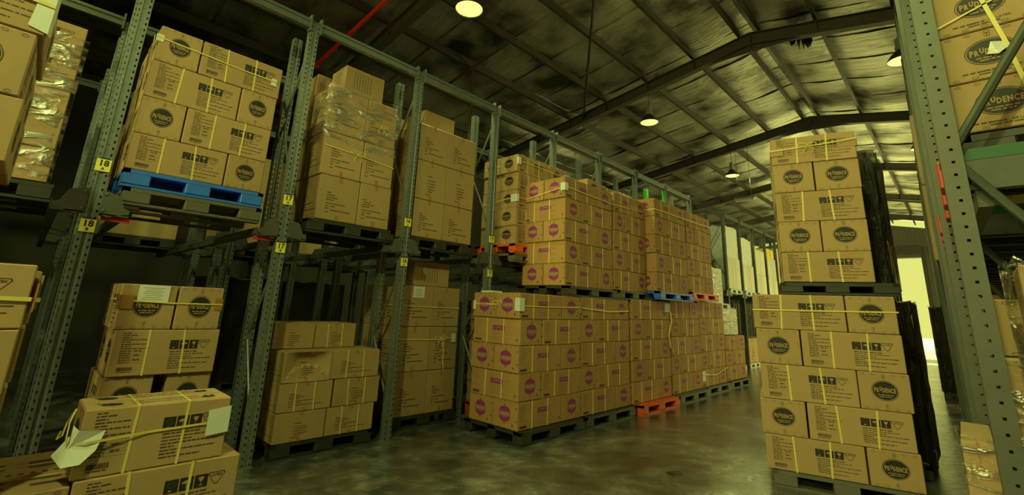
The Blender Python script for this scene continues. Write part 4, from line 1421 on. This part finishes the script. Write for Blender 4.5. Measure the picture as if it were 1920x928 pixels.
for k in range(5): mb.box(0.15, 0.27 - 0.02 * (k % 2), -0.0036, -0.003, 1.67 + 0.02 * k, 1.674 + 0.02 * k, 'ink_soft', T)
tag(link('packing_note', mb.mesh('packing_note')), 'white note near top of the floor stack with hanging knot', 'note')
mb = MB(); mb.box(0.83, 0.90, -0.012, -0.002, 1.05, 1.17, 'paper', T)
tag(link('corner_guard', mb.mesh('corner_guard')), 'white pad beside the hanging yellow knot on brown floor stack', 'corner guard')
band(fr, [(-0.06, 0.5, 1.53), (-0.06, -0.008, 1.53), (0.5, -0.01, 1.52), (0.935, -0.008, 1.52)], 'yellow strap around the third layer, floor stack with hanging knot', 0.012)
band(fr, [(-0.06, 0.5, 1.10), (-0.06, -0.008, 1.10), (0.5, -0.01, 1.09), (0.90, -0.01, 1.11)], 'yellow strap around the second layer, floor stack with hanging knot', 0.012)
bow(fr, 0.62, -0.012, 1.09, 1.1, 'yellow knotted strap bow hanging on the brown floor stack')
mb = MB(); mb.tube(world_pts(fr, [(0.66, -0.015, 1.08), (0.68, -0.03, 0.95), (0.69, -0.02, 0.80), (0.71, -0.02, 0.68)]), 0.006, 'strap', 5)
tag(link('strap_tail', mb.mesh('strap_tail')), 'long yellow strap tail hanging below the knot on brown floor stack', 'strap')

# ---- bay 15: logo cartons, ends toward the cross view
def corner_stack(x, y, z0, h, n, kind, sname, group, depth=True, Lb=0.79, Wb=0.385, straps=True, film_=None, rot=0, alt=False):
    """front faces +x; its left end faces -y.  u along +y, v along -x; v = 0 at x"""
    fr = Frame(x, y, PI / 2 + rot)
    for i in range(n):
        za, zb = z0 + h * i, z0 + h * (i + 1) - 0.003
        w = ordinal(i, n)
        j = rnd.uniform(-0.018, 0.018)
        if not alt or i % 2 == 0:
            put(fr, kind, j, Lb + j, 0, Wb, za, zb, 'front left in %s layer' % w, sname, group, straps=straps)
            if depth:
                put(fr, kind, j, Lb + j, Wb + g, 2 * Wb + g, za, zb, 'back left in %s layer' % w, sname, group, straps=straps)
            put(fr, kind, Lb + g + j, Lb + Wb + g + j, 0, Lb, za, zb, 'right in %s layer' % w, sname, group, straps=straps)
        else:
            put(fr, kind, j, Wb + j, 0, Lb, za, zb, 'left in %s layer' % w, sname, group, straps=straps)
            put(fr, kind, Wb + g + j, Wb + Lb + g + j, 0, Wb, za, zb, 'right in %s layer' % w, sname, group, straps=straps)
            if depth:
                put(fr, kind, Wb + g + j, Wb + Lb + g + j, Wb + g, 2 * Wb + g, za, zb, 'back in %s layer' % w, sname, group, straps=False)
    return fr


G15 = 'black-logo cartons on the orange pallet of the upper rack'
pallet('pal_orange', -0.15, 3.80, 2.365, PI / 2, 'orange pallet on the upper rack under logo cartons', 1.18, 0.9, 0.14)
pallet('pal_grey', -0.17, 3.80, 2.23, PI / 2, 'dark pallet under the orange one on the upper rack', 1.2, 0.95, 0.13)
fr = corner_stack(0.25, 3.27, 2.508, 0.288, 5, 'black', 'orange-pallet upper stack', G15)
band(fr, [(-0.012, 0.77, 3.79), (-0.012, -0.006, 3.84), (0.4, -0.008, 3.84), (1.18, -0.008, 3.84)], 'yellow strap around the top layer, orange-pallet upper stack', 0.014)
band(fr, [(-0.012, 0.77, 3.20), (-0.012, -0.006, 3.24), (0.4, -0.008, 3.24)], 'yellow strap around the third layer, orange-pallet upper stack', 0.014)
mb = MB(); T = Matrix.Translation((0.258, 3.255, 0)); mb.box(-0.10, 0.0, 0, 0.006, 3.78, 3.9, 'paper', T); mb.box(0.0, 0.006, 0, 0.07, 3.78, 3.9, 'paper', T)
tag(link('corner_guard', mb.mesh('corner_guard')), 'white pad at top corner of the orange-pallet upper stack', 'corner guard')
mb = MB(); mb.box(-0.13, 0.0, 0, 0.006, 3.17, 3.29, 'paper', T); mb.box(0.0, 0.006, 0, 0.05, 3.17, 3.29, 'paper', T)
tag(link('corner_guard', mb.mesh('corner_guard')), 'white pad halfway up corner of the orange-pallet upper stack', 'corner guard')
pallet('pal_orange', -0.62, 3.85, 0.0, PI / 2, 'orange floor pallet in shade beside the purple stack', 1.15, 0.9, 0.14)
corner_stack(-0.20, 3.30, 0.145, 0.30, 5, 'black', 'shaded stack on orange floor pallet', 'black-logo cartons on the shaded orange floor pallet')

# ---- purple stacks, floor level
GU = 'purple-printed cartons at floor level'
names_l = ['first', 'second', 'third', 'fourth', 'fifth', 'sixth']
ly = [2.52, 3.82, 5.22, 6.68, 8.05, 9.50]
pc = ['pal_black', 'pal_black', 'pal_orange', 'pal_grey', 'pal_grey', 'pal_black']
tops = [1.745, 1.76, 1.78, 1.82, 1.85, 1.13]
for i, y in enumerate(ly):
    nxt = (ly + [10.85])[i + 1]
    ln = nxt - y - 0.03
    Lb = ln * 2 / 3 - 0.006; Wb = ln / 3
    n = 5 if i < 5 else 3
    pal_h = 0.15
    dx = (0, -0.01, 0.0, -0.02, -0.04, -0.06)[i]
    cname = {'pal_black': 'black', 'pal_orange': 'orange', 'pal_grey': 'grey'}[pc[i]]
    pallet(pc[i], 0.66 + dx + (0.06 if i in (2, 3) else 0), y + ln / 2 + 0.02, 0, PI / 2, '%s floor pallet under the %s purple floor stack from the corner' % (cname, names_l[i]), min(ln + 0.02, 1.36), 1.0, pal_h)
    h = (tops[i] - 0.155) / n
    corner_stack(1.09 + dx, y, 0.155, h, n, 'purple', '%s purple floor stack' % names_l[i], GU, depth=(i == 0), Lb=Lb, Wb=min(Wb, 0.42), alt=True)
fr = Frame(1.09, 2.52, PI / 2)
band(fr, [(-0.012, 0.80, 1.60), (-0.012, -0.01, 1.585), (0.6, -0.014, 1.585), (1.26, -0.01, 1.60), (2.0, -0.01, 1.56), (2.6, -0.01, 1.58)], 'yellow strap around top layer of the purple floor stacks', 0.014)
mb = MB(); mb.box(1.02, 1.108, 2.495, 2.503, 1.52, 1.68, 'paper'); mb.box(1.10, 1.108, 2.50, 2.58, 1.52, 1.68, 'paper')
tag(link('corner_guard', mb.mesh('corner_guard')), 'pale corner pad at the near corner of first purple floor stack', 'corner guard')
guard(fr, 1.28, -0.006, 1.52, 1.67, 'pale pad at far end of first purple floor stack', 'kraft_plain', 0.05)
mb = MB(); mb.box(0.26, 0.30, 2.488, 2.50, 1.52, 1.64, 'paper')
tag(link('corner_guard', mb.mesh('corner_guard')), 'pale pad at left corner of first purple floor stack', 'corner guard')
mb = MB(); mb.box(0.36, 0.58, 2.53, 2.70, 1.748, 1.768, 'paper')
tag(link('paper_pad', mb.mesh('paper_pad')), 'white folded paper lying on top of first purple floor stack', 'paper')
f9 = Frame(0.27, 2.505, 0)
bow(f9, 0.46, -0.005, 1.60, 0.9, 'yellow strap knot on the near end of first purple floor stack')
mb = MB(); mb.tube([(1.11, 6.62, 1.60), (1.13, 6.6, 1.45), (1.12, 6.5, 1.2), (1.12, 6.55, 1.0), (1.13, 6.70, 0.83)], 0.012, 'strap', 5)
tag(link('strap_tail', mb.mesh('strap_tail')), 'long yellow strap tail hanging down the third purple floor stack', 'strap')
mb = MB(); mb.box(1.085, 1.10, 6.42, 6.62, 1.60, 1.75, 'paper')
tag(link('corner_guard', mb.mesh('corner_guard')), 'pale pad above the hanging strap tail, third purple floor stack', 'corner guard')
band(Frame(1.06, 8.05, PI / 2), [(0.0, -0.012, 0.40), (0.7, -0.02, 0.36), (1.40, -0.012, 0.47)], 'loose yellow strap on the lowest cartons, fifth purple floor stack', 0.02)
mb = MB(); mb.box(1.052, 1.06, 8.06, 8.22, 0.27, 0.46, 'paper')
tag(link('paper_slip', mb.mesh('paper_slip')), 'white paper slip low on the fifth purple floor stack', 'paper')

# ---- purple stacks, upper tier
GV = 'purple-printed cartons of the upper tier'
uy = [3.49, 4.83, 5.93, 7.33]
ue = [4.83, 6.28, 7.33, 8.68]
uz = [1.745, 1.76, 1.80, 1.86]
uc = ['pal_black', 'pal_black', 'pal_blue', 'pal_orange']
un = ['first', 'second', 'third', 'fourth']
for i, y in enumerate(uy):
    nxt = ue[i]
    ln = nxt - y - 0.03
    if i == 1:
        ln = 1.07
    Lb = ln * 2 / 3 - 0.006; Wb = ln / 3
    cname = {'pal_black': 'black', 'pal_orange': 'orange', 'pal_blue': 'blue'}[uc[i]]
    pallet(uc[i], 0.62 + (0, 0, .17, .15)[i], y + ln / 2 + 0.02, uz[i] + 0.005, PI / 2, '%s pallet between the tiers under the %s upper purple stack' % (cname, un[i]), min(ln + 0.04, 1.45), 0.95, 0.14)
    corner_stack((1.02, 1.02, 1.20, 1.17)[i], y, uz[i] + 0.148, (0.322, 0.328, 0.338, 0.33)[i], 5, 'purple', '%s upper purple stack' % un[i], GV, depth=(i in (0, 2)), Lb=Lb, Wb=min(Wb, 0.40), alt=True)
fr = Frame(1.02, 3.49, PI / 2)
band(fr, [(-0.012, 0.78, 3.24), (-0.012, -0.01, 3.34), (0.7, -0.014, 3.32), (1.35, -0.012, 3.31), (2.40, -0.012, 3.36)], 'yellow strap around the top layer of the upper purple stacks', 0.014)
bow(fr, 1.95, -0.014, 3.35, 1.0, 'yellow strap bow on the second upper purple stack')
band(Frame(1.20, 5.93, PI / 2), [(-0.014, 0.5, 3.42), (-0.014, -0.014, 3.42), (1.4, -0.014, 3.44), (2.72, -0.010, 3.47)], 'yellow strap around the top of third and fourth upper purple stacks', 0.018)
mb = MB(); mb.box(0.95, 1.038, 3.466, 3.474, 3.28, 3.40, 'paper'); mb.box(1.03, 1.038, 3.47, 3.54, 3.28, 3.40, 'paper')
tag(link('corner_guard', mb.mesh('corner_guard')), 'white corner pad at top corner of first upper purple stack', 'corner guard')
fr = Frame(0.55, 4.75, PI / 2)
put(fr, 'black', 0, 0.40, 0, 0.75, 3.54, 3.84, 'left row', 'cartons lying on the upper purple tier', 'black-logo cartons lying on the purple tier')
put(fr, 'black', 0.41, 1.2, 0, 0.385, 3.54, 3.80, 'right row', 'cartons lying on the upper purple tier', 'black-logo cartons lying on the purple tier')

# pale wrapped goods beyond the purple stacks
for (x, y, z0, z1, lab) in ((0.3, 9.55, 1.88, 2.75, 'upper'), (0.55, 9.7, 1.14, 1.75, 'lower')):
    fr = Frame(x + 0.35, y, PI / 2)
    for i in range(2):
        for j in range(2):
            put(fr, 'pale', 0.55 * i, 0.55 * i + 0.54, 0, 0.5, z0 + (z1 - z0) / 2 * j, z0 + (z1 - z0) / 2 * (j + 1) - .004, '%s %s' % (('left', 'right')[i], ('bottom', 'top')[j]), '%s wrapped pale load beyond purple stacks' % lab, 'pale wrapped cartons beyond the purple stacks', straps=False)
    film(fr, 0, 1.1, 0, 0.5, z0 + 0.02, z1 + 0.01, 'clear film round the %s pale load beyond the purple stacks' % lab, 11 + int(z0 * 10))
pallet('pal_white', 0.35, 10.1, 1.735, PI / 2, 'pale pallet under the upper wrapped load beyond purple stacks', 1.15, 0.9, 0.14)
fr = Frame(0.25, 9.55, PI / 2)
for i in range(3):
    put(fr, 'pale', 0.0, 1.15, 0.0, 0.55, 0.16 + 0.52 * i, 0.16 + 0.52 * (i + 1) - .004, '%s layer' % ordinal(i, 3), 'pale pile behind sixth purple floor stack', 'pale cartons behind the purple stacks', straps=False)
pallet('pal_black', -0.05, 10.12, 0.0, PI / 2, 'black floor pallet under pale pile behind purple stacks', 1.15, 0.8, 0.15)

# ---- far rack loads
bays = ['first', 'second', 'third', 'fourth', 'fifth', 'sixth']
for i in range(6):
    y = 13.0 + 1.4 * i
    pallet('pal_white', -0.55, y + 0.72, 2.265, PI / 2, 'pale pallet on the far rack, %s bay from the cross aisle' % bays[i], 1.1, 1.1, 0.14)
    fr = Frame(-0.03, y + 0.17, PI / 2)
    hh = (4.35, 4.15, 3.95, 3.80, 4.3, 4.0)[i]
    zm = 2.41 + (hh - 2.41) * (0.5 if i < 2 else 0.42)
    for j in range(3):
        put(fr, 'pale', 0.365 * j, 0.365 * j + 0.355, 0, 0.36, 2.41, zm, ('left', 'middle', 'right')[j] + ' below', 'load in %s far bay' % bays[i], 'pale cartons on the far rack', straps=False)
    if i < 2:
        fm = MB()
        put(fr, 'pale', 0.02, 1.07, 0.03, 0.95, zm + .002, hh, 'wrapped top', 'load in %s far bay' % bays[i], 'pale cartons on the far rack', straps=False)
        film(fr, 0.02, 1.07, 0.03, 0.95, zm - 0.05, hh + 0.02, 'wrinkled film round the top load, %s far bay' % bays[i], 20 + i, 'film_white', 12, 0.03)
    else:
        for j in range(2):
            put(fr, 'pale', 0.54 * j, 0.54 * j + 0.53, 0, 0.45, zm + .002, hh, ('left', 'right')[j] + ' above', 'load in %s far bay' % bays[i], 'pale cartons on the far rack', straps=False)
    if i == 3:
        mb = MB(); T = Matrix.Translation((-0.3, y + 0.7, hh)); mb.cham(-0.25, 0.25, -0.45, 0.45, 0.002, 0.35, 0.01, 'yellow_box', T)
        mb.box(-0.252, 0.252, -0.03, 0.03, 0.003, 0.353, 'tape', T)
        tag(link('yellow_carton', mb.mesh('yellow_carton')), 'yellow carton on top of the load in fourth far bay', 'carton')
    pallet('pal_white' if i < 2 else 'pal_black', -0.6, y + 0.72, 0.0, PI / 2, 'floor pallet in the %s bay of the far rack' % bays[i], 1.1, 1.1, 0.14)
    fr = Frame(-0.1, y + 0.17, PI / 2)
    for j in range(1):
        put(fr, 'plain', 0.54 * j, 1.07, 0, 0.6, 0.145, 0.9, ('left', 'right')[j], 'dark floor load in %s far bay' % bays[i], 'brown cartons on the floor of the far rack', straps=False)

# ---- deeper loads in the left rack (seen in shade between the posts)
deep = [(-1.38, 'bay left of upright seventeen'), (0.12, 'bay right of upright seventeen'), (1.62, 'bay right of upright sixteen')]
for i, (y, nm) in enumerate(deep):
    fr = Frame(-4.15, y + 0.1, PI / 2)
    for lv, z0 in enumerate((0.152, 2.41)):
        if i == 0 and lv == 0:
            continue
        pallet('pal_black', -4.7, y + 0.65, 0.0 if lv == 0 else 2.255, PI / 2, 'black pallet deep in %s, %s level' % (nm, ('floor', 'upper')[lv]))
        for k in range(2):
            for j in range(2 - lv):
                put(fr, 'plain', 0.55 * j, 0.55 * j + (0.54 if lv == 0 else 1.09), 0, 0.53, z0 + 0.86 * k, z0 + 0.86 * (k + 1) - .004, '%s %s' % (('bottom', 'top')[k], ('left', 'right')[j]), 'deep %s load, %s' % (('floor', 'upper')[lv], nm), 'shaded cartons deep in the left rack', straps=False, prints=False)

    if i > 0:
        film(fr, -0.01, 1.10, -0.005, 0.54, 0.16, 1.88, 'added shade film round the deep floor load, %s' % nm, 50 + i, 'film_shade', 8, 0.012)  # film added so the deep floor loads sink into shade

# ---- right-hand rack loads
fr = Frame(5.125, 1.30, 0)
GT = 'black-logo cartons at top right'
pallet('pal_black', 5.65, 1.84, 2.36, 0, 'black pallet under the logo cartons at top right', 1.05, 1.1, 0.105)
for (ya, yb, lab) in ((1.30, 2.38, 'red notched pallet edge showing beside the near right post'), (2.85, 3.90, 'red notched pallet edge farther along the right rack')):
    mb = MB()
    xe = 5.045 - 0.03 * (ya - 1.3)
    mb.box(xe, xe + 0.03, ya, yb, 2.31, 2.35, 'pal_red')
    for q in (0.0, 0.42, 0.84):
        yy = ya + q * (yb - ya)
        mb.cham(xe - 0.012, xe + 0.04, yy, yy + 0.17, 2.215, 2.352, 0.006, 'pal_red')
    tag(link('pallet_edge', mb.mesh('pallet_edge')), lab, 'pallet')
for i in range(4):
    z0 = 2.475 + 0.266 * i
    for j in range(2):
        put(fr, 'black', 0.37 * j, 0.37 * j + 0.36, 0.0, 0.8, z0, z0 + 0.262, '%s in %s layer' % (('left', 'right')[j], ordinal(i, 4)), 'top right rack stack', GT, straps=False, extra=True, jit=False)
band(fr, [(0.12, -0.012, 3.54), (0.235, -0.012, 2.9), (0.29, -0.012, 2.48)], 'yellow strap running down the logo cartons at top right', 0.018, axis=(1, 0, 0))
band(fr, [(-0.01, -0.012, 3.06), (0.10, -0.012, 3.10), (0.30, -0.012, 3.17)], 'orange-yellow strap slanting across the cartons at top right', 0.008)
for (z, k) in ((2.86, 'upper'), (2.70, 'lower')):
    mb = MB(); mb.add([(5.29, 1.287, z), (5.33, 1.285, z - 0.01), (5.36, 1.275, z + 0.01), (5.35, 1.287, z + 0.05), (5.31, 1.28, z + 0.06)], [(0, 1, 2, 3, 4)], 'film_white')
    if k == 'upper':
        tag(link('tape_scrap', mb.mesh('tape_scrap')), 'torn clear tape scrap under the strap at top right', 'tape')
seq = ['second', 'third', 'fourth', 'fifth', 'sixth', 'seventh']
for i, y in enumerate(RYS[1:7]):
    z0 = 2.17
    pallet('pal_black', 5.66, y + 0.75, z0, 0, 'black pallet on the right-hand rack, %s bay from the near post' % seq[i], 1.14, 1.1, 0.14)
    fr = Frame((5.11, 5.06, 4.87, 4.95, 4.88, 4.90)[i], y + 0.2, 0)
    for k in range(2):
        put(fr, 'plain', 0.0, 0.8, 0, 1.08, z0 + 0.145 + 0.95 * k, z0 + 0.145 + 0.95 * (k + 1) - .004, '%s layer' % ('bottom', 'top')[k], 'upper right-rack load, %s bay' % seq[i], 'cartons along the upper right rack', straps=False, prints=False)
    fr = Frame(5.09 - 0.03 * (y - 1.1), y + 0.2, 0)
    if 0 < i < 5:
        pallet('pal_black', 5.64, y + 0.75, 0.0, 0, 'black floor pallet in the right rack, %s bay' % seq[i], 1.1, 1.1, 0.14)
        for k in range(2):
            put(fr, 'plain', 0, 0.8, 0, 1.08, 0.145 + 0.85 * k, 0.145 + 0.85 * (k + 1) - .004, '%s layer' % ('bottom', 'top')[k], 'floor right-rack load, %s bay' % seq[i], 'cartons along the right rack floor', straps=False, prints=False)
mb = MB(); mb.box(5.02, 5.05, 2.66, 2.74, 2.20, 2.42, 'green_paint')
tag(link('rail_end', mb.mesh('rail_end')), 'green painted rail end beyond the near right post', 'rail')
# lower right: carton behind the post, film-wrapped load, open carton by the foot
fr = Frame(5.13, 1.34, 0)
put(fr, 'black', 0, 0.42, 0, 0.8, 1.43, 1.68, 'single', 'film-wrapped load behind the near right post', 'carton behind the near right post', straps=False, extra=True)
put(fr, 'plain', 0, 0.42, 0, 0.8, 0.9, 1.426, 'middle', 'film-wrapped load behind the near right post', 'carton behind the near right post', straps=False, prints=False)
put(fr, 'plain', 0, 0.42, 0, 0.8, 0.152, 0.896, 'bottom', 'film-wrapped load behind the near right post', 'carton behind the near right post', straps=False, prints=False)
film(fr, 0, 0.42, 0, 0.8, 0.4, 1.42, 'clear film round the load behind the near right post', 31)
pallet('pal_black', 5.65, 1.84, 0.0, 0, 'black floor pallet behind the near right post', 1.05, 1.0, 0.15)
fr = Frame(5.215, 0.95, 0)
put(fr, 'plain', 0, 0.55, 0, 0.34, 1.20, 1.80, 'wrapped', 'bright film-wrapped box at right edge', 'film-wrapped boxes at the right edge', straps=False, prints=False)
put(fr, 'plain', 0, 0.55, 0, 0.34, 0.6, 1.197, 'lower', 'bright film-wrapped box at right edge', 'film-wrapped boxes at the right edge', straps=False, prints=False)
put(fr, 'plain', 0, 0.55, 0, 0.34, 0.0, 0.597, 'lowest', 'bright film-wrapped box at right edge', 'film-wrapped boxes at the right edge', straps=False, prints=False)
film(fr, -0.01, 0.56, -0.005, 0.345, 0.62, 1.81, 'crinkled film round the box at the right edge', 33, 'film', 12, 0.03)
fr = Frame(4.925, 1.75, 0)
put(fr, 'plain', 0, 0.125, 0, 0.6, 0.0, 0.99, 'slim', 'pile beside the foot of the near right post', 'slim carton by the right post foot', straps=False, text=0)
film(fr, 0, 0.125, 0, 0.6, 0.7, 1.0, 'clear film over the slim carton by the right post foot', 35, 'film', 8, 0.012)
# dark stacks down the right aisle
for (x, y, n, nm) in ((4.50, 12.4, 4, 'nearer'), (4.42, 22.0, 3, 'farther')):
    pallet('pal_black', x + 0.2, y + 0.42, 0, 0, 'black pallet under the %s dark stack in the right aisle' % nm, 0.4, 0.85, 0.15)
    fr = Frame(x, y, 0)
    for k in range(n):
        put(fr, 'plain', 0.01 * (k % 2), 0.34, 0, 0.8, 0.155 + 0.45 * k, 0.155 + 0.45 * (k + 1) - .004, '%s layer' % ordinal(k, n), '%s dark stack in right aisle' % nm, 'cartons stacked in the right aisle', straps=False, prints=False)

film(Frame(4.50, 12.4, 0), -0.01, 0.36, -0.005, 0.81, 0.16, 1.96, 'added shade film round the nearer dark stack in the right aisle', 43, 'film_shade', 8, 0.015)  # film added to imitate the stack's backlit dark side

# ---- litter on the floor
mb = MB(); mb.add([(2.62, 3.10, 0.004), (2.70, 3.08, 0.02), (2.80, 3.13, 0.006), (2.74, 3.17, 0.03), (2.66, 3.16, 0.008)], [(0, 1, 2, 3, 4)], 'pal_black')
tag(link('litter', mb.mesh('litter')), 'dark scrap of film lying on the open concrete floor', 'litter')
